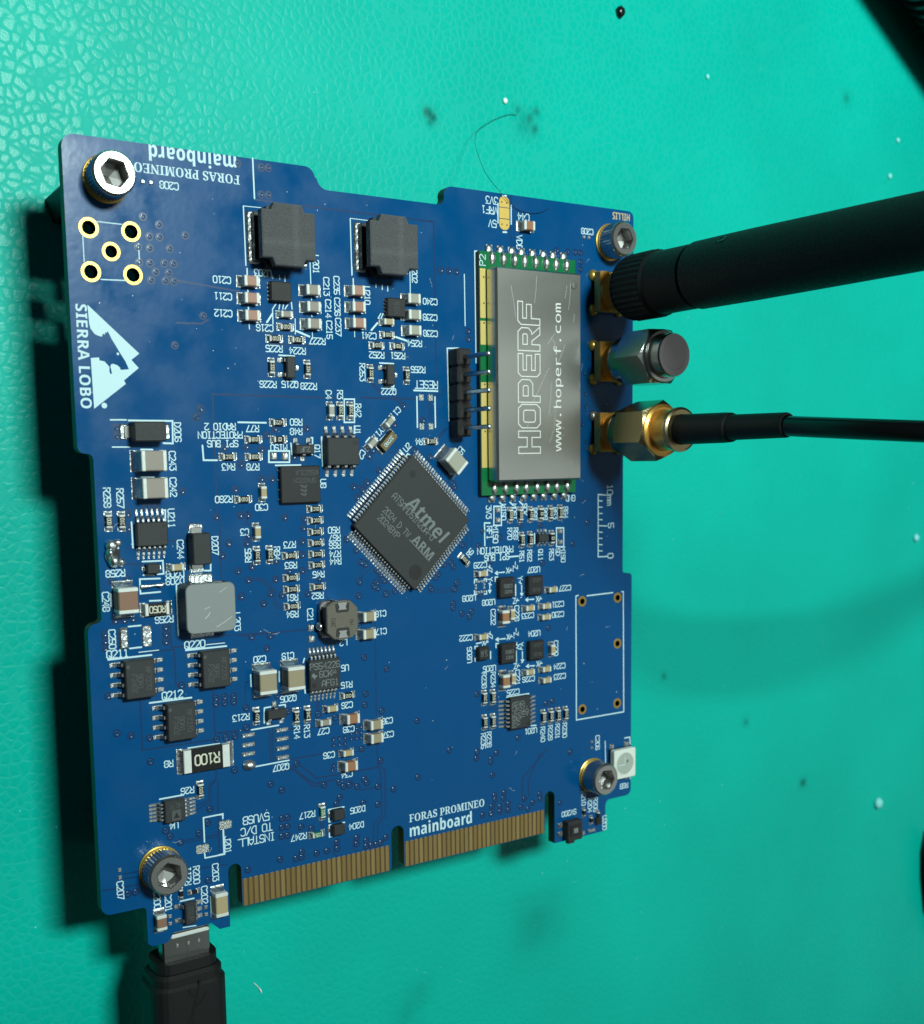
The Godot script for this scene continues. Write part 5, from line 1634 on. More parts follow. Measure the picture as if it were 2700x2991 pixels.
func seams_and_vias() -> void:
	seam([Vector2(17.35, 29.66), Vector2(36.00, 29.90)], 0.3)
	seam([Vector2(38.87, 29.77), Vector2(47.89, 29.82)], 0.3)
	seam([Vector2(17.37, 29.72), Vector2(17.35, 37.80), Vector2(17.41, 45.69)], 0.22)
	seam([Vector2(17.71, 45.23), Vector2(17.61, 53.53)], 0.22)
	seam([Vector2(24.16, 5.00), Vector2(26.55, 5.02)], 0.28)
	seam([Vector2(30.53, 5.05), Vector2(42.51, 5.14)], 0.28)
	seam([Vector2(46.98, 5.10), Vector2(50.87, 5.19)], 0.28)
	seam([Vector2(49.16, 5.18), Vector2(51.30, 5.06), Vector2(51.32, 20.50)], 0.28)
	seam([Vector2(51.36, 14.45), Vector2(51.27, 29.19)], 0.22)
	seam([Vector2(22.74, 21.39), Vector2(25.92, 21.67)], 0.22)
	seam([Vector2(25.23, 23.03), Vector2(31.78, 22.98)], 0.22)
	seam([Vector2(38.16, 21.72), Vector2(40.18, 21.84)], 0.22)
	seam([Vector2(41.44, 18.94), Vector2(41.43, 21.99), Vector2(42.20, 22.16)], 0.22)
	seam([Vector2(44.59, 18.16), Vector2(44.69, 22.06)], 0.22)
	seam([Vector2(41.56, 23.71), Vector2(46.06, 23.60)], 0.22)
	seam([Vector2(41.05, 25.26), Vector2(41.89, 25.24)], 0.2)
	seam([Vector2(41.03, 25.72), Vector2(41.87, 25.70)], 0.2)
	seam([Vector2(40.75, 27.62), Vector2(42.04, 28.83), Vector2(42.03, 29.24)], 0.25)
	seam([Vector2(43.97, 29.42), Vector2(45.29, 30.54)], 0.25)
	seam([Vector2(40.59, 27.80), Vector2(41.88, 29.01)], 0.2)
	seam([Vector2(44.05, 29.38), Vector2(45.43, 30.82)], 0.2)
	seam([Vector2(44.55, 29.27), Vector2(45.87, 30.66)], 0.2)
	seam([Vector2(50.03, 30.13), Vector2(50.04, 32.90)], 0.2)
	seam([Vector2(50.42, 30.13), Vector2(50.43, 32.90)], 0.2)
	seam([Vector2(51.38, 29.80), Vector2(52.76, 28.39)], 0.2)
	seam([Vector2(51.41, 35.36), Vector2(52.67, 33.96)], 0.2)
	seam([Vector2(51.57, 29.54), Vector2(53.20, 28.07)], 0.2)
	seam([Vector2(51.46, 35.45), Vector2(53.32, 33.76)], 0.2)
	seam([Vector2(37.37, 41.78), Vector2(39.15, 41.73)], 0.18)
	seam([Vector2(37.48, 42.10), Vector2(39.14, 42.14)], 0.18)
	seam([Vector2(44.33, 36.06), Vector2(44.38, 36.59), Vector2(44.99, 37.01)], 0.2)
	seam([Vector2(43.26, 37.21), Vector2(44.36, 37.32)], 0.2)
	seam([Vector2(21.37, 45.49), Vector2(21.39, 46.21), Vector2(21.93, 46.65)], 0.2)
	seam([Vector2(21.56, 53.50), Vector2(23.42, 53.63), Vector2(25.24, 55.46), Vector2(25.24, 57.05), Vector2(25.75, 57.52), Vector2(26.21, 57.58)], 0.2)
	seam([Vector2(21.44, 53.80), Vector2(23.30, 53.94), Vector2(24.89, 55.54), Vector2(24.90, 57.13), Vector2(25.39, 57.76), Vector2(26.20, 57.94)], 0.2)
	seam([Vector2(25.24, 53.81), Vector2(26.23, 53.78)], 0.2)
	seam([Vector2(29.29, 53.08), Vector2(29.89, 53.12), Vector2(30.38, 52.72)], 0.2)
	seam([Vector2(16.97, 60.72), Vector2(29.63, 61.16)], 0.2)
	seam([Vector2(19.82, 61.03), Vector2(29.74, 61.08)], 0.26)
	seam([Vector2(40.39, 61.04), Vector2(40.26, 74.52)], 0.26)
	seam([Vector2(30.53, 59.79), Vector2(31.29, 59.86)], 0.22)
	seam([Vector2(30.88, 62.91), Vector2(30.89, 63.60)], 0.22)
	seam([Vector2(31.17, 62.94), Vector2(31.17, 63.63)], 0.22)
	seam([Vector2(21.23, 67.27), Vector2(20.41, 67.28), Vector2(20.30, 70.74)], 0.22)
	seam([Vector2(30.81, 71.11), Vector2(30.78, 72.85)], 0.2)
	seam([Vector2(31.19, 71.16), Vector2(31.16, 72.90)], 0.2)
	seam([Vector2(31.70, 71.11), Vector2(31.71, 71.81)], 0.2)
	seam([Vector2(19.34, 73.57), Vector2(21.47, 73.71)], 0.22)
	seam([Vector2(26.30, 74.53), Vector2(35.49, 74.92)], 0.24)
	seam([Vector2(6.30, 61.75), Vector2(8.06, 61.75)], 0.26)
	seam([Vector2(10.50, 60.18), Vector2(10.55, 61.57), Vector2(17.72, 61.56)], 0.26)
	seam([Vector2(8.05, 61.89), Vector2(10.87, 61.82), Vector2(10.93, 66.65)], 0.26)
	seam([Vector2(6.17, 67.75), Vector2(6.17, 74.26), Vector2(15.94, 74.34), Vector2(15.86, 67.71)], 0.26)
	seam([Vector2(15.91, 73.50), Vector2(19.34, 73.64)], 0.24)
	seam([Vector2(15.82, 78.55), Vector2(15.83, 79.67), Vector2(14.77, 80.27)], 0.22)
	seam([Vector2(10.66, 47.98), Vector2(13.38, 48.18)], 0.24)
	seam([Vector2(5.44, 48.65), Vector2(6.46, 48.71)], 0.24)
	seam([Vector2(5.23, 50.60), Vector2(7.28, 50.67)], 0.24)
	seam([Vector2(10.55, 58.13), Vector2(10.52, 61.49)], 0.24)
	seam([Vector2(17.61, 47.47), Vector2(17.62, 53.33)], 0.24)
	seam([Vector2(6.74, 54.82), Vector2(8.01, 54.81)], 0.22)
	seam([Vector2(16.45, 73.62), Vector2(19.62, 73.73)], 0.24)
	seam([Vector2(23.14, 74.03), Vector2(23.78, 74.57), Vector2(23.69, 78.59)], 0.22)
	seam([Vector2(24.13, 73.33), Vector2(24.05, 78.65)], 0.22)
	seam([Vector2(26.46, 78.75), Vector2(35.05, 78.67)], 0.26)
	seam([Vector2(24.86, 80.16), Vector2(26.98, 80.18), Vector2(29.90, 83.14), Vector2(31.50, 83.22)], 0.3)
	seam([Vector2(27.57, 79.35), Vector2(30.51, 82.04), Vector2(40.15, 82.09)], 0.3)
	seam([Vector2(26.57, 79.72), Vector2(30.13, 82.78), Vector2(33.44, 82.75)], 0.3)
	seam([Vector2(35.26, 76.67), Vector2(35.27, 78.71)], 0.22)
	seam([Vector2(40.23, 78.79), Vector2(40.31, 81.98), Vector2(40.76, 82.75), Vector2(40.83, 89.18), Vector2(39.39, 90.44), Vector2(39.24, 93.35)], 0.26)
	seam([Vector2(40.62, 81.89), Vector2(41.46, 82.73), Vector2(41.38, 89.42), Vector2(40.09, 90.58), Vector2(39.94, 93.50)], 0.26)
	seam([Vector2(34.02, 83.19), Vector2(35.82, 83.29), Vector2(37.60, 85.04), Vector2(40.23, 84.95)], 0.22)
	seam([Vector2(36.56, 78.63), Vector2(37.77, 78.69)], 0.2)
	seam([Vector2(36.54, 79.24), Vector2(37.83, 79.31)], 0.2)
	seam([Vector2(40.31, 75.78), Vector2(40.39, 78.81)], 0.24)
	seam([Vector2(30.90, 88.39), Vector2(30.95, 89.35)], 0.2)
	seam([Vector2(31.27, 88.46), Vector2(31.31, 89.42)], 0.2)
	seam([Vector2(33.31, 92.14), Vector2(32.78, 92.44), Vector2(32.83, 93.28), Vector2(33.41, 93.95)], 0.2)
	seam([Vector2(36.50, 91.82), Vector2(35.95, 92.27), Vector2(36.00, 93.25), Vector2(36.60, 93.79)], 0.2)
	seam([Vector2(16.02, 79.90), Vector2(15.84, 87.40), Vector2(15.87, 91.09)], 0.24)
	seam([Vector2(15.77, 79.97), Vector2(14.73, 80.61), Vector2(14.71, 82.36), Vector2(12.91, 82.73)], 0.2)
	seam([Vector2(15.66, 79.84), Vector2(15.09, 80.56), Vector2(15.01, 82.53), Vector2(12.88, 83.37)], 0.2)
	seam([Vector2(10.82, 87.39), Vector2(15.59, 87.47), Vector2(16.10, 86.92)], 0.2)
	seam([Vector2(10.84, 87.10), Vector2(15.48, 87.16), Vector2(15.98, 86.84)], 0.2)
	seam([Vector2(0.25, 91.41), Vector2(5.34, 91.65)], 0.24)
	seam([Vector2(2.96, 89.81), Vector2(4.97, 89.91)], 0.22)
	seam([Vector2(2.93, 90.43), Vector2(4.94, 90.59)], 0.22)
	seam([Vector2(10.66, 91.15), Vector2(16.89, 91.49)], 0.24)
	seam([Vector2(56.33, 48.81), Vector2(57.27, 49.63), Vector2(57.03, 52.08)], 0.2)
	seam([Vector2(55.79, 49.11), Vector2(56.39, 49.81), Vector2(56.22, 52.03)], 0.2)
	seam([Vector2(39.18, 52.09), Vector2(37.84, 54.96)], 0.18)
	seam([Vector2(40.12, 53.11), Vector2(38.08, 54.77)], 0.18)
	seam([Vector2(42.04, 54.62), Vector2(41.06, 54.55), Vector2(40.18, 55.34), Vector2(40.41, 56.11)], 0.18)
	seam([Vector2(42.77, 55.32), Vector2(42.38, 55.72), Vector2(41.04, 55.51)], 0.18)
	seam([Vector2(49.33, 56.34), Vector2(49.44, 57.56), Vector2(54.04, 57.75)], 0.18)
	seam([Vector2(49.72, 56.26), Vector2(49.90, 57.15), Vector2(53.92, 57.29)], 0.18)
	seam([Vector2(53.34, 52.09), Vector2(53.38, 53.42)], 0.18)
	seam([Vector2(51.09, 38.79), Vector2(51.07, 39.86)], 0.18)
	seam([Vector2(52.06, 38.91), Vector2(52.10, 40.21), Vector2(51.83, 40.64)], 0.18)
	seam([Vector2(37.31, 41.82), Vector2(38.97, 41.81), Vector2(39.55, 42.35)], 0.18)
	seam([Vector2(37.30, 42.13), Vector2(38.84, 42.17)], 0.18)
	seam([Vector2(52.34, 41.62), Vector2(54.04, 41.72)], 0.18)
	seam([Vector2(52.98, 42.40), Vector2(54.16, 42.54)], 0.18)
	seam([Vector2(62.56, 59.80), Vector2(62.59, 60.73)], 0.2)
	seam([Vector2(62.84, 59.83), Vector2(62.87, 60.75)], 0.2)
	seam([Vector2(76.53, 45.00), Vector2(79.77, 45.04)], 0.25)
	seam([Vector2(59.76, 76.29), Vector2(61.74, 76.44)], 0.2)
	seam([Vector2(59.90, 75.96), Vector2(61.74, 76.09)], 0.2)
	seam([Vector2(69.01, 77.07), Vector2(70.96, 77.09), Vector2(73.23, 77.88)], 0.2)
	seam([Vector2(71.25, 84.22), Vector2(66.24, 88.24), Vector2(66.21, 91.38)], 0.3)
	seam([Vector2(69.85, 84.79), Vector2(67.33, 88.88), Vector2(67.59, 91.40)], 0.3)
	seam([Vector2(60.84, 90.85), Vector2(60.94, 93.30)], 0.2)
	seam([Vector2(62.70, 90.52), Vector2(62.81, 93.44)], 0.2)
	seam([Vector2(64.84, 0.19), Vector2(64.83, 7.86)], 0.22)
	seam([Vector2(65.36, 3.61), Vector2(65.37, 7.81)], 0.2)
	seam([Vector2(66.92, 6.27), Vector2(66.95, 7.86)], 0.2)
	seam([Vector2(13.39, 15.86), Vector2(21.54, 16.64)], 0.3)
	seam([Vector2(13.04, 20.98), Vector2(16.23, 20.94), Vector2(17.16, 20.41)], 0.28)
	via(9.31, 8.59, 0.3)
	via(11.28, 9.34, 0.3)
	via(14.58, 10.32, 0.3)
	via(10.00, 10.86, 0.3)
	via(11.28, 10.81, 0.3)
	via(8.54, 12.25, 0.3)
	via(10.00, 12.25, 0.3)
	via(12.51, 12.10, 0.3)
	via(8.59, 14.01, 0.3)
	via(9.95, 14.00, 0.3)
	via(11.75, 13.90, 0.3)
	via(12.91, 13.87, 0.3)
	via(10.62, 15.01, 0.3)
	via(12.27, 15.01, 0.3)
	via(9.99, 16.04, 0.3)
	via(11.79, 15.99, 0.3)
	via(12.88, 16.00, 0.3)
	via(25.13, 0.92, 0.3)
	via(26.10, 0.87, 0.3)
	via(25.01, 4.29, 0.3)
	via(26.03, 4.23, 0.3)
	via(21.83, 0.80, 0.3)
	via(16.53, 19.96, 0.3)
	via(12.67, 23.74, 0.3)
	via(15.66, 31.45, 0.3)
	via(15.16, 32.50, 0.3)
	via(4.84, 33.89, 0.3)
	via(4.83, 34.89, 0.3)
	via(12.83, 41.83, 0.3)
	via(5.72, 44.39, 0.3)
	via(5.73, 46.16, 0.3)
	via(15.06, 32.61, 0.3)
	via(7.93, 43.69, 0.3)
	via(8.60, 43.71, 0.3)
	via(9.27, 43.74, 0.3)
	via(52.41, 11.73, 0.3)
	via(53.77, 11.70, 0.3)
	via(54.99, 11.75, 0.3)
	via(56.92, 19.98, 0.3)
	via(56.97, 21.11, 0.3)
	via(78.10, 7.21, 0.3)
	via(78.10, 8.58, 0.3)
	via(78.10, 9.68, 0.3)
	via(77.01, 7.21, 0.3)
	via(75.56, 7.24, 0.3)
	via(73.41, 7.23, 0.3)
	via(15.74, 31.58, 0.3)
	via(15.19, 32.57, 0.3)
	via(18.63, 36.47, 0.3)
	via(21.75, 36.30, 0.3)
	via(23.86, 36.71, 0.3)
	via(24.78, 34.86, 0.3)
	via(25.89, 34.03, 0.3)
	via(30.51, 33.98, 0.3)
	via(28.50, 37.70, 0.3)
	via(20.88, 38.62, 0.3)
	via(25.22, 40.62, 0.3)
	via(23.72, 40.53, 0.3)
	via(19.97, 41.81, 0.3)
	via(20.57, 45.15, 0.3)
	via(21.58, 45.19, 0.3)
	via(26.90, 45.70, 0.3)
	via(17.25, 45.25, 0.3)
	via(45.74, 30.82, 0.3)
	via(47.36, 37.04, 0.3)
	via(50.01, 38.03, 0.3)
	via(39.91, 37.69, 0.3)
	via(40.59, 36.97, 0.3)
	via(39.58, 41.37, 0.3)
	via(37.42, 41.94, 0.3)
	via(41.55, 39.80, 0.3)
	via(38.89, 42.45, 0.3)
	via(38.03, 43.46, 0.3)
	via(44.14, 33.44, 0.3)
	via(48.96, 32.80, 0.3)
	via(20.60, 45.20, 0.3)
	via(21.60, 45.19, 0.3)
	via(26.91, 45.72, 0.3)
	via(29.82, 46.05, 0.3)
	via(29.60, 47.27, 0.3)
	via(29.37, 49.07, 0.3)
	via(29.31, 50.88, 0.3)
	via(29.24, 53.02, 0.3)
	via(18.76, 48.71, 0.3)
	via(21.35, 48.85, 0.3)
	via(17.83, 50.25, 0.3)
	via(19.93, 52.45, 0.3)
	via(21.90, 52.00, 0.3)
	via(21.33, 53.74, 0.3)
	via(25.24, 53.92, 0.3)
	via(24.48, 55.77, 0.3)
	via(26.15, 56.11, 0.3)
	via(20.30, 55.81, 0.3)
	via(23.41, 57.01, 0.3)
	via(29.97, 56.20, 0.3)
	via(27.30, 52.89, 0.3)
	via(21.55, 47.87, 0.3)
	via(25.38, 51.44, 0.3)
	via(31.77, 54.22, 0.3)
	via(37.85, 57.15, 0.3)
	via(38.03, 55.11, 0.3)
	via(38.35, 52.47, 0.3)
	via(37.58, 50.72, 0.3)
	via(36.13, 49.16, 0.3)
	via(18.86, 48.77, 0.3)
	via(17.81, 50.29, 0.3)
	via(19.98, 52.43, 0.3)
	via(20.29, 55.85, 0.3)
	via(9.87, 58.93, 0.3)
	via(9.89, 59.80, 0.3)
	via(9.84, 60.78, 0.3)
	via(2.18, 59.04, 0.3)
	via(2.17, 59.94, 0.3)
	via(2.17, 60.84, 0.3)
	via(3.54, 57.48, 0.3)
	via(4.65, 57.53, 0.3)
	via(5.75, 57.46, 0.3)
	via(3.34, 52.54, 0.3)
	via(5.20, 52.39, 0.3)
	via(23.66, 63.07, 0.3)
	via(24.20, 61.45, 0.3)
	via(21.52, 61.29, 0.3)
	via(23.40, 57.03, 0.3)
	via(24.46, 55.78, 0.3)
	via(26.14, 56.08, 0.3)
	via(37.89, 57.13, 0.3)
	via(42.32, 57.25, 0.3)
	via(38.46, 65.93, 0.3)
	via(38.59, 71.18, 0.3)
	via(38.41, 72.71, 0.3)
	via(41.16, 74.04, 0.3)
	via(20.39, 70.75, 0.3)
	via(20.41, 73.45, 0.3)
	via(26.51, 72.03, 0.3)
	via(37.78, 61.39, 0.3)
	via(42.13, 68.02, 0.3)
	via(31.00, 73.06, 0.3)
	via(33.68, 73.96, 0.3)
	via(24.94, 69.65, 0.3)
	via(16.22, 68.91, 0.3)
	via(17.42, 68.90, 0.3)
	via(18.70, 68.95, 0.3)
	via(16.19, 69.62, 0.3)
	via(17.39, 69.67, 0.3)
	via(18.67, 69.67, 0.3)
	via(16.11, 74.37, 0.3)
	via(17.44, 74.40, 0.3)
	via(18.66, 74.36, 0.3)
	via(11.64, 66.63, 0.3)
	via(3.04, 71.65, 0.3)
	via(4.80, 72.18, 0.3)
	via(7.13, 75.92, 0.3)
	via(18.43, 78.88, 0.3)
	via(7.16, 72.85, 0.3)
	via(2.20, 66.82, 0.3)
	via(9.82, 60.75, 0.3)
	via(20.41, 70.76, 0.3)
	via(20.31, 73.42, 0.3)
	via(17.40, 74.33, 0.3)
	via(18.66, 74.33, 0.3)
	via(18.42, 78.89, 0.3)
	via(23.56, 81.71, 0.3)
	via(25.19, 82.85, 0.3)
	via(27.50, 79.54, 0.3)
	via(31.65, 83.25, 0.3)
	via(34.02, 83.25, 0.3)
	via(34.67, 83.98, 0.3)
	via(35.65, 83.95, 0.3)
	via(36.86, 84.36, 0.3)
	via(40.23, 84.95, 0.3)
	via(38.03, 83.46, 0.3)
	via(38.47, 84.09, 0.3)
	via(34.03, 85.43, 0.3)
	via(33.48, 86.29, 0.3)
	via(37.78, 86.94, 0.3)
	via(40.17, 87.59, 0.3)
	via(25.05, 86.79, 0.3)
	via(25.90, 86.82, 0.3)
	via(25.01, 88.05, 0.3)
	via(25.86, 88.08, 0.3)
	via(24.97, 89.30, 0.3)
	via(25.82, 89.34, 0.3)
	via(27.92, 88.55, 0.3)
	via(33.39, 91.88, 0.3)
	via(33.44, 92.79, 0.3)
	via(36.58, 91.84, 0.3)
	via(36.55, 92.74, 0.3)
	via(38.10, 92.56, 0.3)
	via(38.08, 93.40, 0.3)
	via(38.93, 93.43, 0.3)
	via(39.79, 93.47, 0.3)
	via(40.50, 93.33, 0.3)
	via(41.38, 92.73, 0.3)
	via(30.18, 92.79, 0.3)
	via(31.80, 92.79, 0.3)
	via(27.87, 92.11, 0.3)
	via(27.85, 92.85, 0.3)
	via(26.98, 92.87, 0.3)
	via(24.57, 92.49, 0.3)
	via(40.79, 81.23, 0.3)
	via(37.76, 79.03, 0.3)
	via(41.13, 73.97, 0.3)
	via(29.49, 89.06, 0.3)
	via(38.39, 72.78, 0.3)
	via(31.01, 73.12, 0.3)
	via(33.70, 73.89, 0.3)
	via(33.24, 76.91, 0.2)
	via(34.20, 76.92, 0.2)
	via(35.10, 76.92, 0.2)
	via(33.29, 77.79, 0.2)
	via(34.18, 77.79, 0.2)
	via(35.07, 77.79, 0.2)
	via(36.09, 76.52, 0.2)
	via(36.07, 77.27, 0.2)
	via(36.94, 75.84, 0.2)
	via(36.92, 76.51, 0.2)
	via(36.90, 77.32, 0.2)
	via(37.70, 75.74, 0.2)
	via(37.68, 76.56, 0.2)
	via(37.66, 77.30, 0.2)
	via(33.20, 80.68, 0.2)
	via(32.96, 81.31, 0.2)
	via(14.79, 83.55, 0.3)
	via(14.41, 85.35, 0.3)
	via(13.17, 86.52, 0.3)
	via(8.71, 85.29, 0.3)
	via(9.25, 86.20, 0.3)
	via(10.60, 87.23, 0.3)
	via(19.82, 92.91, 0.3)
	via(3.39, 92.53, 0.3)
	via(4.40, 92.53, 0.3)
	via(14.15, 93.16, 0.3)
	via(37.42, 41.93, 0.3)
	via(38.83, 42.49, 0.3)
	via(39.58, 41.41, 0.3)
	via(41.55, 39.79, 0.3)
	via(37.97, 43.45, 0.3)
	via(36.16, 49.14, 0.3)
	via(37.60, 50.68, 0.3)
	via(38.45, 52.47, 0.3)
	via(39.04, 52.82, 0.3)
	via(38.01, 55.19, 0.3)
	via(40.85, 55.50, 0.3)
	via(40.29, 55.94, 0.3)
	via(40.89, 56.25, 0.3)
	via(43.72, 56.90, 0.3)
	via(42.22, 57.21, 0.3)
	via(41.96, 55.26, 0.3)
	via(40.83, 53.79, 0.3)
	via(41.43, 54.37, 0.3)
	via(49.90, 57.04, 0.3)
	via(53.98, 57.41, 0.3)
	via(54.40, 56.49, 0.3)
	via(53.84, 54.11, 0.3)
	via(53.45, 53.53, 0.3)
	via(52.19, 53.67, 0.3)
	via(51.11, 55.04, 0.3)
	via(50.65, 55.45, 0.3)
	via(50.01, 38.12, 0.3)
	via(47.30, 37.08, 0.3)
	via(53.97, 41.94, 0.3)
	via(54.16, 42.44, 0.3)
	via(40.03, 37.79, 0.3)
	via(40.65, 36.96, 0.3)
	via(55.36, 50.98, 0.3)
	via(54.41, 56.56, 0.3)
	via(55.21, 61.17, 0.3)
	via(56.98, 61.05, 0.3)
	via(56.56, 61.80, 0.3)
	via(58.52, 58.56, 0.3)
	via(53.86, 57.41, 0.3)
	via(53.69, 59.52, 0.3)
	via(53.68, 60.20, 0.3)
	via(76.52, 51.98, 0.3)
	via(79.53, 48.73, 0.3)
	via(59.20, 49.12, 0.3)
	via(58.42, 51.33, 0.3)
	via(55.44, 50.94, 0.3)
	via(62.31, 50.18, 0.3)
	via(70.08, 48.72, 0.3)
	via(66.15, 48.60, 0.3)
	via(70.41, 54.57, 0.3)
	via(60.59, 53.72, 0.3)
	via(55.21, 61.15, 0.3)
	via(56.98, 61.02, 0.3)
	via(56.56, 61.61, 0.3)
	via(71.62, 64.92, 0.3)
	via(57.77, 73.70, 0.3)
	via(71.04, 76.86, 0.3)
	via(72.32, 76.66, 0.3)
	via(65.44, 81.60, 0.3)
	via(75.99, 85.47, 0.3)
	via(57.71, 82.66, 0.3)
	via(47.09, 76.29, 0.3)
	via(52.62, 81.54, 0.3)
	via(57.68, 82.54, 0.3)
	via(57.53, 83.60, 0.3)
	via(60.26, 84.15, 0.3)
	via(60.25, 84.59, 0.3)
	via(61.32, 83.34, 0.3)
	via(75.94, 85.53, 0.3)
	via(60.49, 86.71, 0.3)
	via(47.03, 84.75, 0.3)
	via(42.84, 85.80, 0.3)
	via(60.85, 89.97, 0.3)
	via(60.97, 90.65, 0.3)
	via(62.71, 89.86, 0.3)
	via(62.57, 90.72, 0.3)
	via(60.30, 91.63, 0.3)
	via(61.89, 91.93, 0.3)
	via(63.49, 91.78, 0.3)
	via(60.15, 92.71, 0.3)
	via(61.88, 92.70, 0.3)
	via(63.48, 92.78, 0.3)
	via(65.93, 92.79, 0.3)
	via(67.30, 93.27, 0.3)
	via(68.27, 92.43, 0.3)
	via(66.62, 91.56, 0.3)
	via(69.67, 91.32, 0.3)
	via(69.80, 92.14, 0.3)
	via(73.76, 93.55, 0.3)
	via(58.58, 92.64, 0.3)
	via(79.83, 23.16, 0.2)
	via(79.73, 24.90, 0.2)
	via(78.97, 25.50, 0.2)
	via(79.16, 28.61, 0.2)
	via(79.25, 30.58, 0.2)
	via(78.58, 33.28, 0.2)
	via(79.26, 36.06, 0.2)
	via(79.26, 37.16, 0.2)
	var o := put("mask_seams", seam_shape.mesh(), M.seam, board, Vector3(0, TOP, 0) * MM)
	o.set_meta("kind", "stuff")
	o = put("vias", via_shape.mesh(), M.via, board, Vector3(0, TOP, 0) * MM)
	o.set_meta("kind", "stuff")
	o = put("via_holes", via_hole.mesh(), M.via_hole, board, Vector3(0, TOP, 0) * MM)
	o.set_meta("kind", "stuff")

func silkscreen() -> void:
	silk([Vector2(23.98, -0.06), Vector2(24.05, 4.88)], 0.2)
	silk([Vector2(22.48, 5.97), Vector2(22.55, 13.33)], 0.16)
	silk([Vector2(22.48, 5.97), Vector2(24.87, 5.93)], 0.1)
	silk([Vector2(31.70, 12.22), Vector2(31.73, 14.99)], 0.14)
	silk([Vector2(37.91, 6.05), Vector2(37.96, 13.43)], 0.16)
	silk([Vector2(37.92, 5.98), Vector2(40.64, 6.00)], 0.1)
	silk([Vector2(47.21, 12.33), Vector2(47.20, 15.25)], 0.14)
	silk([Vector2(22.69, 13.69), Vector2(22.69, 14.49)], 0.18)
	silk([Vector2(22.69, 16.37), Vector2(22.71, 16.66)], 0.2)
	silk([Vector2(22.69, 18.45), Vector2(22.70, 18.78)], 0.2)
	silk([Vector2(22.71, 20.58), Vector2(22.74, 21.29)], 0.14)
	silk([Vector2(31.77, 16.85), Vector2(31.77, 17.10)], 0.15)
	silk([Vector2(31.73, 19.05), Vector2(31.76, 19.25)], 0.15)
	silk([Vector2(31.74, 21.21), Vector2(31.78, 22.19)], 0.12)
	silk([Vector2(25.22, 20.31), Vector2(26.06, 19.17)], 0.26)
	silk([Vector2(29.40, 21.22), Vector2(31.31, 21.87)], 0.26)
	silk([Vector2(26.79, 24.46), Vector2(29.02, 24.50)], 0.2)
	silk([Vector2(29.29, 19.67), Vector2(29.25, 21.62)], 0.14)
	silk([Vector2(26.18, 14.29), Vector2(26.22, 14.67)], 0.16)
	silk([Vector2(27.20, 14.23), Vector2(27.24, 14.69)], 0.16)
	silk([Vector2(28.00, 14.30), Vector2(27.98, 14.97)], 0.16)
	silk([Vector2(26.59, 17.89), Vector2(26.08, 18.59), Vector2(26.07, 20.51)], 0.15)
	silk([Vector2(27.12, 17.96), Vector2(26.99, 18.54)], 0.15)
	silk([Vector2(27.66, 17.92), Vector2(27.53, 18.51)], 0.15)
	silk([Vector2(28.31, 17.84), Vector2(27.86, 18.49)], 0.15)
	silk([Vector2(28.81, 17.57), Vector2(28.89, 18.43)], 0.15)
	silk([Vector2(37.98, 12.35), Vector2(37.98, 13.34)], 0.2)
	silk([Vector2(38.15, 13.88), Vector2(38.15, 14.67)], 0.18)
	silk([Vector2(38.15, 16.51), Vector2(38.18, 16.86)], 0.2)
	silk([Vector2(38.15, 18.66), Vector2(38.17, 19.01)], 0.2)
	silk([Vector2(38.18, 20.82), Vector2(38.17, 21.62)], 0.12)
	silk([Vector2(47.20, 12.37), Vector2(47.19, 13.44)], 0.14)
	silk([Vector2(40.81, 20.59), Vector2(41.79, 19.58)], 0.26)
	silk([Vector2(44.70, 21.34), Vector2(46.48, 21.78)], 0.26)
	silk([Vector2(42.01, 24.98), Vector2(44.25, 25.01)], 0.2)
	silk([Vector2(42.78, 28.20), Vector2(44.18, 28.22), Vector2(44.25, 27.96)], 0.2)
	silk([Vector2(41.68, 14.33), Vector2(41.69, 14.78)], 0.16)
	silk([Vector2(42.69, 14.36), Vector2(42.68, 15.02)], 0.16)
	silk([Vector2(43.55, 14.51), Vector2(43.54, 15.17)], 0.16)
	silk([Vector2(42.36, 18.28), Vector2(41.92, 18.92)], 0.16)
	silk([Vector2(42.72, 18.26), Vector2(42.40, 18.89)], 0.15)
	silk([Vector2(43.26, 18.18), Vector2(43.01, 18.65)], 0.15)
	silk([Vector2(44.23, 17.98), Vector2(44.21, 18.80)], 0.15)
	silk([Vector2(47.51, 28.62), Vector2(51.51, 28.66)], 0.24)
	silk([Vector2(47.99, 29.48), Vector2(47.99, 33.81)], 0.22)
	silk([Vector2(51.04, 29.48), Vector2(51.05, 33.80)], 0.22)
	silk([Vector2(36.31, 30.01), Vector2(37.90, 29.99), Vector2(37.82, 33.13), Vector2(36.23, 33.14), Vector2(36.31, 30.01)], 0.2)
	silk([Vector2(32.69, 35.10), Vector2(32.75, 39.00)], 0.2)
	silk([Vector2(37.80, 33.61), Vector2(37.74, 34.69)], 0.2)
	silk([Vector2(45.01, 36.96), Vector2(45.96, 37.92), Vector2(46.28, 37.50), Vector2(46.94, 37.88)], 0.2)
	silk([Vector2(39.54, 35.83), Vector2(40.16, 35.21)], 0.22)
	silk([Vector2(42.25, 33.35), Vector2(42.88, 32.72)], 0.22)
	silk([Vector2(41.83, 35.58), Vector2(42.76, 34.80)], 0.22)
	silk([Vector2(20.72, 33.18), Vector2(24.63, 33.23)], 0.22)
	silk([Vector2(15.75, 36.12), Vector2(15.82, 37.97), Vector2(17.64, 38.01)], 0.22)
	silk([Vector2(24.90, 36.90), Vector2(27.88, 36.93), Vector2(27.83, 38.42), Vector2(24.85, 38.37), Vector2(24.90, 36.90)], 0.22)
	silk([Vector2(25.78, 38.80), Vector2(29.46, 38.81)], 0.2)
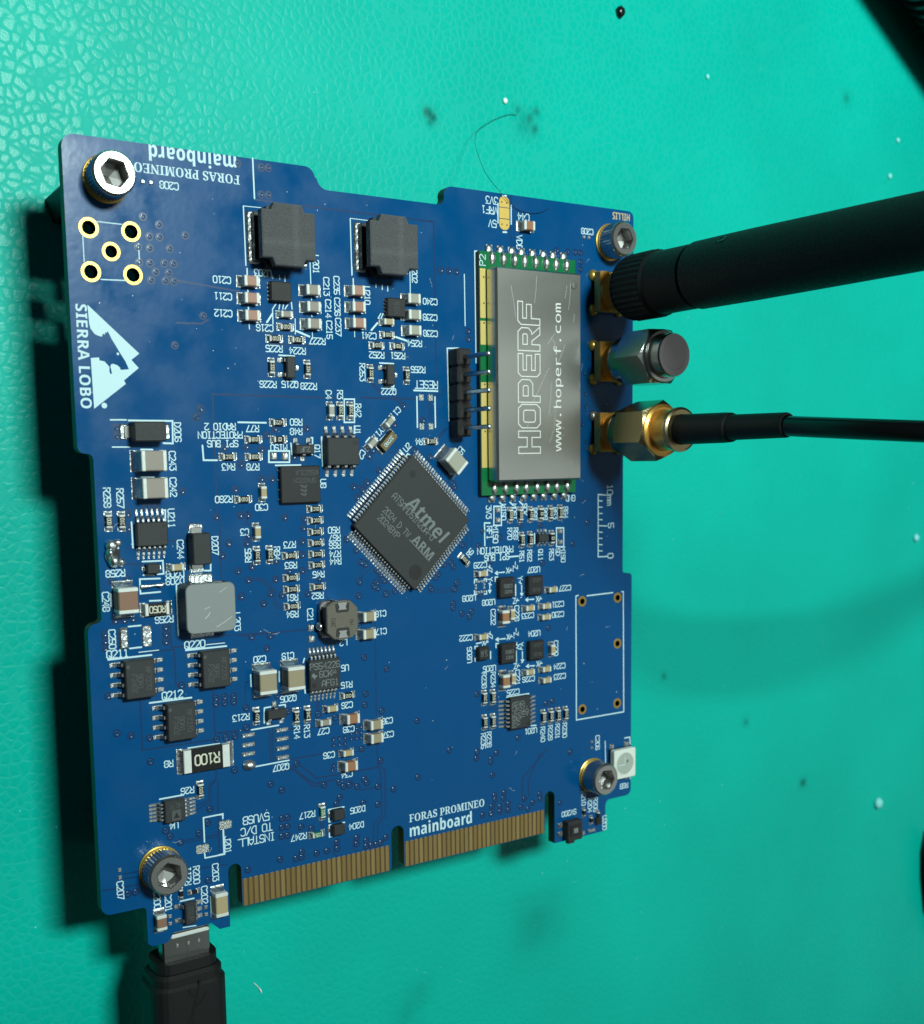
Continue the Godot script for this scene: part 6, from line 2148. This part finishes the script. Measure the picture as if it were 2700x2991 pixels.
	silk([Vector2(28.12, 35.91), Vector2(28.26, 37.40)], 0.2)
	silk([Vector2(31.14, 35.20), Vector2(31.35, 35.20), Vector2(31.32, 35.98)], 0.2)
	silk([Vector2(31.24, 37.43), Vector2(31.25, 37.13)], 0.2)
	silk([Vector2(32.73, 35.10), Vector2(32.78, 39.00)], 0.2)
	silk([Vector2(4.15, 32.95), Vector2(6.09, 32.94)], 0.18)
	silk([Vector2(6.37, 33.01), Vector2(11.94, 33.05), Vector2(11.86, 35.84), Vector2(10.65, 35.79)], 0.22)
	silk([Vector2(4.22, 36.22), Vector2(6.40, 36.24)], 0.16)
	silk([Vector2(7.75, 36.55), Vector2(9.22, 36.57)], 0.2)
	silk([Vector2(7.68, 39.92), Vector2(9.26, 39.96)], 0.2)
	silk([Vector2(10.32, 44.11), Vector2(10.52, 44.11), Vector2(10.45, 45.53)], 0.2)
	silk([Vector2(6.14, 45.43), Vector2(6.18, 48.60)], 0.2)
	silk([Vector2(13.51, 46.62), Vector2(13.56, 49.02)], 0.2)
	silk([Vector2(13.48, 47.27), Vector2(13.46, 51.94), Vector2(16.19, 52.12), Vector2(16.23, 51.13)], 0.2)
	silk([Vector2(7.29, 50.39), Vector2(9.90, 50.44), Vector2(9.94, 52.10), Vector2(9.12, 52.10)], 0.2)
	silk([Vector2(7.33, 52.09), Vector2(8.71, 52.18)], 0.2)
	silk([Vector2(9.45, 52.66), Vector2(6.85, 52.56), Vector2(6.85, 54.38), Vector2(9.41, 54.35)], 0.2)
	silk([Vector2(7.98, 55.38), Vector2(9.44, 55.44)], 0.2)
	silk([Vector2(3.13, 54.14), Vector2(3.10, 55.65)], 0.2)
	silk([Vector2(11.53, 53.59), Vector2(11.52, 60.08)], 0.2)
	silk([Vector2(5.14, 58.37), Vector2(6.69, 58.37)], 0.2)
	silk([Vector2(5.18, 61.13), Vector2(6.67, 61.11)], 0.2)
	silk([Vector2(12.41, 62.13), Vector2(17.96, 62.15)], 0.22)
	silk([Vector2(2.41, 62.25), Vector2(7.90, 62.23)], 0.22)
	silk([Vector2(6.30, 61.73), Vector2(8.86, 61.72)], 0.12)
	silk([Vector2(15.24, 61.69), Vector2(17.72, 61.71)], 0.12)
	silk([Vector2(7.37, 68.34), Vector2(12.90, 68.36)], 0.22)
	silk([Vector2(12.17, 74.92), Vector2(16.49, 74.98)], 0.18)
	silk([Vector2(21.21, 66.38), Vector2(21.23, 67.94)], 0.2)
	silk([Vector2(25.36, 66.41), Vector2(25.33, 67.77)], 0.2)
	silk([Vector2(29.17, 65.03), Vector2(28.97, 65.58)], 0.2)
	silk([Vector2(29.10, 69.33), Vector2(29.14, 69.85)], 0.2)
	silk([Vector2(23.01, 71.10), Vector2(22.93, 73.13)], 0.2)
	silk([Vector2(23.01, 71.10), Vector2(23.97, 71.06)], 0.2)
	silk([Vector2(25.19, 71.05), Vector2(26.08, 71.04), Vector2(26.10, 71.35)], 0.2)
	silk([Vector2(21.03, 73.81), Vector2(25.02, 73.75)], 0.2)
	silk([Vector2(21.25, 78.91), Vector2(26.39, 78.83)], 0.2)
	silk([Vector2(16.00, 84.55), Vector2(16.53, 84.59), Vector2(16.53, 85.16)], 0.2)
	silk([Vector2(16.51, 86.77), Vector2(16.51, 90.00), Vector2(15.78, 89.98)], 0.2)
	silk([Vector2(34.66, 86.92), Vector2(32.20, 86.87), Vector2(32.22, 88.64), Vector2(32.74, 88.63)], 0.2)
	silk([Vector2(34.68, 89.18), Vector2(32.24, 89.12), Vector2(32.23, 90.83), Vector2(32.68, 90.85)], 0.2)
	silk([Vector2(8.10, 80.99), Vector2(11.28, 80.99)], 0.2)
	silk([Vector2(16.53, 85.17), Vector2(16.56, 84.53), Vector2(13.85, 84.54), Vector2(13.86, 87.83)], 0.2)
	silk([Vector2(16.54, 86.59), Vector2(16.58, 90.05), Vector2(13.86, 90.01), Vector2(13.80, 89.23)], 0.2)
	silk([Vector2(10.25, 95.10), Vector2(12.09, 95.12)], 0.2)
	silk([Vector2(10.45, 98.73), Vector2(12.22, 98.89)], 0.14)
	silk([Vector2(14.39, 95.42), Vector2(14.42, 98.23)], 0.2)
	silk([Vector2(61.25, 45.48), Vector2(62.64, 45.53), Vector2(62.61, 48.40), Vector2(61.21, 48.34), Vector2(61.25, 45.48)], 0.2)
	silk([Vector2(73.22, 49.27), Vector2(74.67, 49.34), Vector2(74.66, 52.29), Vector2(73.21, 52.21), Vector2(73.22, 49.27)], 0.2)
	silk([Vector2(60.52, 47.95), Vector2(59.49, 47.90), Vector2(59.52, 51.28)], 0.22)
	silk([Vector2(63.90, 53.24), Vector2(65.76, 53.23)], 0.22)
	silk([Vector2(68.90, 49.94), Vector2(68.89, 51.45)], 0.2)
	silk([Vector2(71.10, 49.47), Vector2(71.13, 49.93)], 0.2)
	silk([Vector2(62.23, 44.86), Vector2(62.92, 45.47)], 0.22)
	silk([Vector2(64.19, 44.93), Vector2(64.83, 45.46)], 0.22)
	silk([Vector2(66.04, 44.93), Vector2(66.68, 45.47)], 0.22)
	silk([Vector2(63.10, 55.51), Vector2(61.41, 55.53), Vector2(61.76, 55.33)], 0.22)
	silk([Vector2(61.41, 55.53), Vector2(61.83, 55.79)], 0.22)
	silk([Vector2(66.34, 57.79), Vector2(66.35, 59.30), Vector2(66.14, 58.99)], 0.22)
	silk([Vector2(66.35, 59.30), Vector2(66.57, 59.03)], 0.22)
	silk([Vector2(68.68, 60.11), Vector2(67.15, 60.06), Vector2(67.51, 59.86)], 0.22)
	silk([Vector2(67.15, 60.06), Vector2(67.51, 60.30)], 0.22)
	silk([Vector2(61.37, 56.79), Vector2(61.37, 56.16), Vector2(61.82, 56.17)], 0.2)
	silk([Vector2(65.19, 57.58), Vector2(65.20, 59.27)], 0.2)
	silk([Vector2(63.13, 65.71), Vector2(61.43, 65.68), Vector2(61.79, 65.48)], 0.22)
	silk([Vector2(61.43, 65.68), Vector2(61.85, 65.95)], 0.22)
	silk([Vector2(66.40, 68.12), Vector2(66.41, 69.66), Vector2(66.20, 69.34)], 0.22)
	silk([Vector2(66.41, 69.66), Vector2(66.63, 69.39)], 0.22)
	silk([Vector2(68.76, 70.55), Vector2(67.21, 70.46), Vector2(67.58, 70.26)], 0.22)
	silk([Vector2(67.21, 70.46), Vector2(67.58, 70.71)], 0.22)
	silk([Vector2(61.39, 66.95), Vector2(61.40, 66.31), Vector2(61.85, 66.34)], 0.2)
	silk([Vector2(65.24, 67.88), Vector2(65.25, 69.59)], 0.2)
	silk([Vector2(60.34, 57.11), Vector2(60.33, 58.42), Vector2(60.12, 58.06)], 0.22)
	silk([Vector2(60.33, 58.42), Vector2(60.54, 58.10)], 0.22)
	silk([Vector2(57.52, 56.79), Vector2(57.57, 56.23), Vector2(58.01, 56.24)], 0.18)
	silk([Vector2(59.31, 56.30), Vector2(59.80, 56.30), Vector2(59.75, 56.67)], 0.18)
	silk([Vector2(57.53, 57.92), Vector2(57.52, 58.43), Vector2(57.98, 58.49)], 0.18)
	silk([Vector2(59.31, 58.57), Vector2(59.77, 58.57), Vector2(59.73, 58.09)], 0.18)
	silk([Vector2(57.74, 65.94), Vector2(58.70, 65.86)], 0.2)
	silk([Vector2(60.36, 67.42), Vector2(60.37, 68.52)], 0.2)
	silk([Vector2(57.52, 66.88), Vector2(57.50, 66.37), Vector2(58.01, 66.36)], 0.2)
	silk([Vector2(57.50, 68.03), Vector2(57.52, 68.60)], 0.2)
	silk([Vector2(63.33, 74.87), Vector2(67.62, 74.85)], 0.22)
	silk([Vector2(68.03, 80.00), Vector2(68.99, 80.08)], 0.2)
	silk([Vector2(83.62, 44.53), Vector2(81.74, 44.35), Vector2(81.75, 54.33), Vector2(83.65, 54.36)], 0.2)
	silk([Vector2(81.74, 45.34), Vector2(82.59, 45.41)], 0.17)
	silk([Vector2(81.74, 46.33), Vector2(82.60, 46.41)], 0.17)
	silk([Vector2(81.74, 47.33), Vector2(82.60, 47.41)], 0.17)
	silk([Vector2(81.74, 48.33), Vector2(82.60, 48.41)], 0.17)
	silk([Vector2(81.75, 49.32), Vector2(83.55, 49.45)], 0.17)
	silk([Vector2(81.75, 50.32), Vector2(82.61, 50.41)], 0.17)
	silk([Vector2(81.75, 51.32), Vector2(82.61, 51.41)], 0.17)
	silk([Vector2(81.75, 52.33), Vector2(82.61, 52.42)], 0.17)
	silk([Vector2(81.75, 53.33), Vector2(82.61, 53.42)], 0.17)
	silk([Vector2(77.21, 80.44), Vector2(77.12, 60.29), Vector2(77.60, 60.22)], 0.2)
	silk([Vector2(79.43, 60.43), Vector2(84.89, 60.35)], 0.2)
	silk([Vector2(86.80, 60.34), Vector2(87.16, 60.37), Vector2(87.36, 80.43), Vector2(77.30, 80.39)], 0.2)
	silk([Vector2(87.60, 84.94), Vector2(88.74, 84.93), Vector2(88.81, 86.13)], 0.2)
	silk([Vector2(83.32, 84.82), Vector2(83.42, 88.35)], 0.18)
	silk([Vector2(88.78, 91.50), Vector2(88.85, 92.11)], 0.14)
	silk([Vector2(62.50, 1.47), Vector2(62.47, 4.24)], 0.2)
	silk([Vector2(64.89, 1.48), Vector2(64.87, 4.18)], 0.2)
	silk([Vector2(63.39, 0.31), Vector2(64.01, 0.24)], 0.24)
	silk([Vector2(63.38, 5.45), Vector2(64.00, 5.40)], 0.24)
	silk([Vector2(56.40, 11.98), Vector2(56.44, 19.22)], 0.16)
	silk([Vector2(58.27, 8.58), Vector2(58.75, 8.57)], 0.2)
	silk([Vector2(58.27, 8.58), Vector2(58.31, 24.45)], 0.2)
	silk([Vector2(55.21, 22.46), Vector2(53.27, 22.56), Vector2(53.41, 32.85)], 0.2)
	silk([Vector2(3.74, 9.69), Vector2(6.69, 9.74)], 0.12)
	silk([Vector2(1.94, 11.52), Vector2(1.95, 14.47)], 0.12)
	silk([Vector2(8.63, 11.80), Vector2(8.64, 14.33)], 0.14)
	silk([Vector2(3.85, 16.38), Vector2(6.76, 16.30)], 0.14)
	put("silkscreen_lines", silk_shape.mesh(), M.ink, board, Vector3(0, TOP, 0) * MM)
	lettering("C208", 12.78, 4.56, 180, 0.82)
	lettering("C210", 19.21, 15.35, 180, 0.82)
	lettering("C211", 19.26, 17.39, 180, 0.82)
	lettering("C212", 19.23, 19.49, 180, 0.82)
	lettering("C216", 24.88, 21.05, 180, 0.82)
	lettering("R227", 32.47, 22.41, 180, 0.82)
	lettering("R225", 26.12, 23.64, 180, 0.82)
	lettering("R224", 29.48, 23.80, 180, 0.82)
	lettering("R226", 25.09, 28.26, 180, 0.82)
	lettering("Q215", 28.23, 28.20, 180, 0.82)
	lettering("R228", 30.99, 28.39, 180, 0.82)
	lettering("C213", 34.04, 15.19, 90, 0.82)
	lettering("C214", 34.23, 18.08, 90, 0.82)
	lettering("C215", 34.32, 20.85, 90, 0.82)
	lettering("C235", 35.58, 14.94, 90, 0.82)
	lettering("C236", 35.61, 17.76, 90, 0.82)
	lettering("C237", 35.68, 20.43, 90, 0.82)
	lettering("U203", 24.86, 14.10, 180, 0.82)
	lettering("L201", 32.57, 12.43, 90, 0.82)
	lettering("L202", 47.96, 12.56, 90, 0.82)
	lettering("U210", 40.28, 15.98, 90, 0.82)
	lettering("C240", 50.47, 16.18, 180, 0.82)
	lettering("C239", 50.42, 18.37, 180, 0.82)
	lettering("C238", 50.44, 20.61, 180, 0.82)
	lettering("C241", 40.37, 21.37, 180, 0.82)
	lettering("R254", 47.77, 22.09, 180, 0.82)
	lettering("R252", 41.56, 23.92, 180, 0.82)
	lettering("R251", 44.95, 23.90, 180, 0.82)
	lettering("R253", 39.24, 26.33, 90, 0.82)
	lettering("R255", 48.26, 25.72, 180, 0.82)
	lettering("Q222", 43.37, 28.86, 180, 0.82)
	lettering("RESET", 49.61, 27.79, 180, 1.05)
	lettering("C4", 33.95, 29.45, 90, 0.82)
	lettering("R3", 35.67, 29.42, 90, 0.82)
	lettering("R42", 38.47, 31.51, 90, 0.82)
	lettering("U1", 38.28, 34.18, 90, 0.82)
	lettering("C1", 44.64, 31.58, 135, 0.82)
	lettering("Y1", 41.74, 34.49, 135, 0.82)
	lettering("C2", 38.84, 37.52, 120, 0.82)
	lettering("U2", 46.21, 36.60, -45, 0.82)
	lettering("R4", 48.20, 35.82, 180, 0.82)
	lettering("Q17", 31.99, 37.04, 90, 0.82)
	lettering("U8", 32.77, 41.36, 90, 0.82)
	lettering("R60", 28.98, 33.13, 180, 0.82)
	lettering("R48", 28.94, 34.37, 180, 0.82)
	lettering("MISO", 26.35, 36.49, 180, 0.82)
	lettering("R43", 19.15, 38.88, 180, 0.82)
	lettering("R78", 22.55, 38.94, 180, 0.82)
	lettering("R77", 22.68, 33.98, 180, 0.82)
	lettering("RADIO 2", 18.23, 33.75, 180, 0.82)
	lettering("PROTECTION", 18.23, 34.80, 180, 0.82)
	lettering("SPI BUS", 18.50, 35.90, 180, 0.82)
	lettering("R260", 18.37, 43.02, 180, 0.82)
	lettering("C30", 23.58, 44.23, 180, 0.82)
	lettering("C3", 21.07, 47.38, 180, 0.82)
	lettering("R85", 21.45, 50.46, -90, 0.82)
	lettering("R84", 25.59, 50.45, 90, 0.82)
	lettering("R50", 34.21, 47.75, 180, 0.82)
	lettering("R67", 34.30, 48.84, 180, 0.82)
	lettering("R66", 34.29, 49.87, 180, 0.82)
	lettering("R74", 34.29, 51.02, 180, 0.82)
	lettering("R44", 34.32, 52.06, 180, 0.82)
	lettering("R45", 31.66, 53.67, 180, 0.82)
	lettering("R62", 31.45, 56.59, 180, 0.82)
	lettering("R73", 27.48, 49.39, 180, 0.82)
	lettering("R93", 27.56, 52.16, 180, 0.82)
	lettering("R61", 27.59, 56.55, 180, 0.82)
	lettering("R94", 27.57, 58.81, 180, 0.82)
	lettering("C21", 30.23, 59.15, 90, 0.82)
	lettering("L203", 19.59, 59.09, 90, 0.82)
	lettering("D206", 12.56, 34.45, 90, 0.82)
	lettering("C243", 11.72, 37.99, 90, 0.82)
	lettering("C242", 11.67, 41.28, 90, 0.82)
	lettering("R259", 3.27, 42.33, 90, 0.82)
	lettering("R257", 4.88, 42.47, 90, 0.82)
	lettering("U211", 11.25, 45.18, 90, 0.82)
	lettering("R258", 3.83, 51.62, 180, 0.82)
	lettering("C244", 12.26, 49.15, 90, 0.82)
	lettering("D207", 16.93, 48.95, 90, 0.82)
	lettering("D208", 11.41, 52.20, 180, 0.82)
	lettering("D209", 11.37, 53.12, 180, 0.82)
	lettering("C248", 2.49, 55.04, 90, 0.82)
	lettering("R256", 9.74, 57.88, 180, 0.82)
	lettering("C250", 3.04, 59.75, 90, 0.82)
	lettering("Q211", 3.62, 61.62, 0, 0.95)
	lettering("Q220", 13.65, 61.49, 0, 0.95)
	lettering("Q212", 10.39, 67.68, 0, 0.95)
	lettering("R8", 9.49, 76.57, 180, 0.82)
	lettering("C20", 22.59, 64.41, 180, 0.82)
	lettering("C19", 26.71, 64.41, 180, 0.82)
	lettering("U5", 35.38, 67.06, 180, 0.82)
	lettering("L2", 35.23, 63.47, 180, 0.82)
	lettering("C18", 41.30, 59.94, 180, 0.82)
	lettering("C17", 41.31, 62.49, 180, 0.82)
	lettering("R15", 35.58, 69.49, 180, 0.82)
	lettering("C26", 35.56, 72.38, 180, 0.82)
	lettering("C27", 31.76, 75.56, 180, 0.82)
	lettering("C39", 35.73, 75.85, 180, 0.82)
	lettering("Q205", 26.57, 70.27, 180, 0.82)
	lettering("R13", 29.22, 75.19, 90, 0.82)
	lettering("R14", 27.71, 75.14, 90, 0.82)
	lettering("R213", 19.63, 71.92, 180, 0.82)
	lettering("C38", 42.03, 75.54, 180, 0.82)
	lettering("C37", 42.14, 77.56, 180, 0.82)
	lettering("C36", 32.51, 79.08, 180, 0.82)
	lettering("C34", 35.25, 82.30, 180, 0.82)
	lettering("Q207", 25.16, 79.62, 180, 0.82)
	lettering("R217", 28.90, 86.99, 180, 0.82)
	lettering("R247", 27.51, 89.88, 180, 0.82)
	lettering("D205", 36.84, 87.73, 180, 0.82)
	lettering("D204", 36.55, 90.03, 180, 0.82)
	lettering("J201", 17.09, 88.83, 90, 0.82)
	lettering("5VUSB", 21.26, 86.07, 180, 1.05)
	lettering("TO D/C", 21.27, 87.58, 180, 1.05)
	lettering("INSTALL", 21.22, 89.01, 180, 1.05)
	lettering("R26", 11.83, 80.51, 180, 0.82)
	lettering("U4", 9.83, 84.81, 180, 0.82)
	lettering("C207", 2.48, 91.86, 90, 0.82)
	lettering("R211", 11.39, 91.95, -90, 0.82)
	lettering("R200", 12.57, 92.04, 90, 0.82)
	lettering("C203", 15.21, 92.26, 90, 0.82)
	lettering("C200", 7.16, 94.20, 90, 0.82)
	lettering("C201", 8.62, 94.90, 90, 0.82)
	lettering("C202", 13.56, 94.99, 90, 0.82)
	lettering("R5", 56.82, 52.20, -45, 0.82)
	lettering("C5", 55.41, 37.16, 45, 0.82)
	lettering("3V3", 60.27, 46.31, 90, 0.9)
	lettering("RF1", 60.37, 49.40, 90, 0.9)
	lettering("MISO", 61.48, 49.69, 90, 0.9)
	lettering("PROTECTION", 61.45, 52.06, 180, 0.9)
	lettering("SPI BUS", 61.72, 53.16, 180, 0.9)
	lettering("GND", 76.00, 44.74, 180, 0.9)
	lettering("MISO", 63.05, 46.42, 90, 0.82)
	lettering("MOSI", 65.03, 46.44, 90, 0.82)
	lettering("SCK", 67.04, 46.17, 90, 0.82)
	lettering("R68", 68.99, 46.94, 90, 0.82)
	lettering("R89", 70.97, 47.02, 90, 0.82)
	lettering("R63", 72.97, 46.98, 90, 0.82)
	lettering("R64", 75.08, 46.95, 90, 0.82)
	lettering("R70", 64.15, 49.76, 90, 0.82)
	lettering("R69", 65.29, 49.76, 90, 0.82)
	lettering("R51", 66.40, 53.39, 90, 0.82)
	lettering("R92", 67.92, 53.31, 90, 0.82)
	lettering("Q11", 70.05, 53.32, 90, 0.82)
	lettering("R53", 72.20, 53.39, 90, 0.82)
	lettering("SD", 73.48, 53.05, 90, 0.82)
	lettering("MISO", 74.53, 53.53, 90, 0.82)
	lettering("C229", 58.65, 54.16, 180, 0.82)
	lettering("U207", 68.71, 55.51, 180, 0.82)
	lettering("U208", 60.10, 59.89, 180, 0.82)
	lettering("U209", 56.53, 58.97, 180, 0.82)
	lettering("C227", 74.90, 58.84, 180, 0.82)
	lettering("C231", 73.45, 61.29, 180, 0.82)
	lettering("C230", 73.44, 62.90, 180, 0.82)
	lettering("C233", 67.49, 62.55, 180, 0.82)
	lettering("C232", 60.91, 62.19, 90, 0.82)
	lettering("C228", 65.39, 62.01, 90, 0.82)
	lettering("+X", 64.02, 55.31, 180, 0.82)
	lettering("-Z.", 65.17, 54.93, 90, 0.82)
	lettering("+Z.", 60.37, 55.12, 90, 0.82)
	lettering("Y+", 66.08, 56.95, 90, 0.82)
	lettering("Y+", 60.42, 56.72, 90, 0.82)
	lettering("+X", 69.71, 60.15, 180, 0.82)
	lettering(".+Z", 65.55, 60.05, 180, 0.82)
	lettering("C222", 55.90, 64.89, 180, 0.82)
	lettering("U206", 56.48, 67.52, -90, 0.82)
	lettering("U205", 60.12, 70.00, 180, 0.82)
	lettering("U204", 68.72, 65.47, 180, 0.82)
	lettering("C220", 73.04, 68.24, 90, 0.82)
	lettering("C224", 73.72, 71.20, 180, 0.82)
	lettering("C223", 73.79, 72.85, 180, 0.82)
	lettering("C226", 67.56, 72.52, 180, 0.82)
	lettering("C221", 65.45, 72.03, 90, 0.82)
	lettering("C225", 64.56, 74.22, 180, 0.82)
	lettering("R238", 59.11, 71.73, 90, 0.82)
	lettering("R234", 60.80, 71.82, 90, 0.82)
	lettering("R235", 58.85, 81.08, 90, 0.82)
	lettering("R239", 59.91, 81.00, 90, 0.82)
	lettering("U201", 67.95, 80.83, 180, 0.82)
	lettering("R240", 70.33, 81.73, 90, 0.82)
	lettering("R229", 71.84, 81.71, 90, 0.82)
	lettering("R231", 73.30, 81.68, 90, 0.82)
	lettering("R230", 74.76, 81.71, 90, 0.82)
	lettering("+X", 63.99, 65.53, 180, 0.82)
	lettering("-Z.", 65.22, 65.19, 90, 0.82)
	lettering("+Z.", 60.31, 65.22, 90, 0.82)
	lettering("Y+", 66.14, 67.21, 90, 0.82)
	lettering("+Y", 65.35, 67.07, 90, 0.82)
	lettering("+X", 69.72, 70.33, 180, 0.82)
	lettering(".+Z", 65.61, 70.22, 180, 0.82)
	lettering("+X", 59.40, 65.93, 180, 0.82)
	lettering("10mm", 84.20, 44.49, 90, 1.15)
	lettering("5", 84.42, 49.40, 90, 1.15)
	lettering("0", 84.35, 54.29, 90, 1.15)
	lettering("3V3", 61.40, 1.16, 180, 1)
	lettering("VRF1", 60.99, 2.57, 180, 1)
	lettering("5V", 61.47, 4.42, 180, 1)
	lettering("C44", 67.13, 2.95, 180, 1)
	lettering("VDD", 66.35, 6.68, 90, 1)
	lettering("C209", 79.45, 3.89, 180, 0.82)
	lettering("C206", 81.67, 84.80, 90, 0.82)
	lettering("SW200", 75.63, 95.52, 180, 0.82)
	lettering("R210", 78.71, 93.64, 90, 0.82)
	lettering("R204", 80.04, 95.05, 90, 0.82)
	lettering("R208", 81.24, 95.16, 90, 0.82)
	lettering("D1", 84.25, 93.03, 180, 0.82)
	lettering("RGB", 87.48, 93.07, 180, 0.82)
	lettering("U200", 83.21, 98.61, 90, 0.82)
	type("mainboard", "Droid Sans", 700, 1.75, 11.3, M.ink, board, W(16.05, 0.95, 0.022), 180.0)
	type("FORAS PROMINEO", "Droid Serif", 700, 1.1, 13.6, M.ink, board, W(15.3, 2.85, 0.022), 180.0)
	type("FORAS PROMINEO", "Droid Serif", 700, 1.15, 13.5, M.ink, board, W(52.15, 90.7, 0.022), 0.0)
	type("mainboard", "Droid Sans", 700, 1.75, 11.1, M.ink, board, W(51.0, 92.55, 0.022), 0.0)
	type("HILLIS", "Droid Sans", 700, 1.05, 3.6, M.gold_ink, board, W(86.4, 0.98, 0.022), 180.0)
	emblem()

func _ready() -> void:
	# camera: 136 mm above the board, left of it, looking across to the right
	var cam := Camera3D.new()
	cam.name = "Camera"
	cam.projection = Camera3D.PROJECTION_FRUSTUM
	cam.near = 0.01
	cam.far = 5.0
	cam.size = 0.009158
	cam.frustum_offset = Vector2(0.000295, 0.000699)
	cam.transform = Transform3D(Basis(Vector3(0.842575, 0.538333, 0.016289), Vector3(0.076399, -0.089529, -0.993050), Vector3(-0.533133, 0.837963, -0.116563)), Vector3(-0.08163, 0.15317, -0.00922))
	var lens := CameraAttributesPhysical.new()
	lens.frustum_focal_length = 35.0
	lens.frustum_focus_distance = 0.15
	lens.exposure_aperture = 36.0
	lens.frustum_near = 0.01
	lens.frustum_far = 5.0
	cam.attributes = lens
	add_child(cam)
	cam.current = true
	# the dim room round the bench
	var env := Environment.new()
	env.background_mode = Environment.BG_COLOR
	env.background_color = Color(0.145, 0.155, 0.155)
	env.tonemap_mode = Environment.TONE_MAPPER_LINEAR
	env.tonemap_exposure = 1.0
	env.sdfgi_enabled = true
	env.ssao_enabled = true
	env.ssil_enabled = true
	var we := WorldEnvironment.new()
	we.environment = env
	we.name = "Room"
	add_child(we)
	# bench lamp behind the board, and the dimmer ceiling panel over to the right
	lamp("BenchLamp", Vector3(0.02, 0.517, -0.1975), Vector3(0.11, 0.017, -0.33), Vector2(0.09, 0.12), 0.47, Color(0.93, 1.0, 0.975))
	lamp("CeilingPanel", Vector3(0.8, 0.95, 0.28), Vector3(0.02, 0.0, 0.0), Vector2(1.1, 1.1), 0.16, Color(0.95, 1.0, 0.98))
	make_materials()
	silk_shape = Solid.new()
	seam_shape = Solid.new()
	via_shape = Solid.new()
	via_hole = Solid.new()
	make_mat()
	make_board()
	edge_fingers(18.95, 41.9, 29)
	edge_fingers(44.5, 70.55, 32)
	for a in [[4.98, 4.72, 10.0], [83.95, 5.15, 0.0], [7.72, 89.95, 25.0], [80.45, 90.0, 5.0]]:
		screw(a[0], a[1], a[2])
	radio_module()
	for v in [13.05, 23.7, 34.6]:
		coaxial_socket(83.25, v)
	usb_socket()
	processor()
	chips()
	big_parts()
	resistors()
	capacitors()
	bare_pads()
	seams_and_vias()
	silkscreen()
	antenna()
	terminator()
	coax_cable()
	usb_cable()
	ribbed_hose()
	small_things()
	dust()

func lamp(called: String, at: Vector3, to: Vector3, size: Vector2, energy: float, c: Color) -> void:
	var l := AreaLight3D.new()
	l.name = called
	l.area_size = size
	l.light_energy = energy
	l.light_color = c
	l.area_range = 5.0
	l.shadow_enabled = true
	add_child(l)
	l.look_at_from_position(at, to, Vector3.RIGHT)
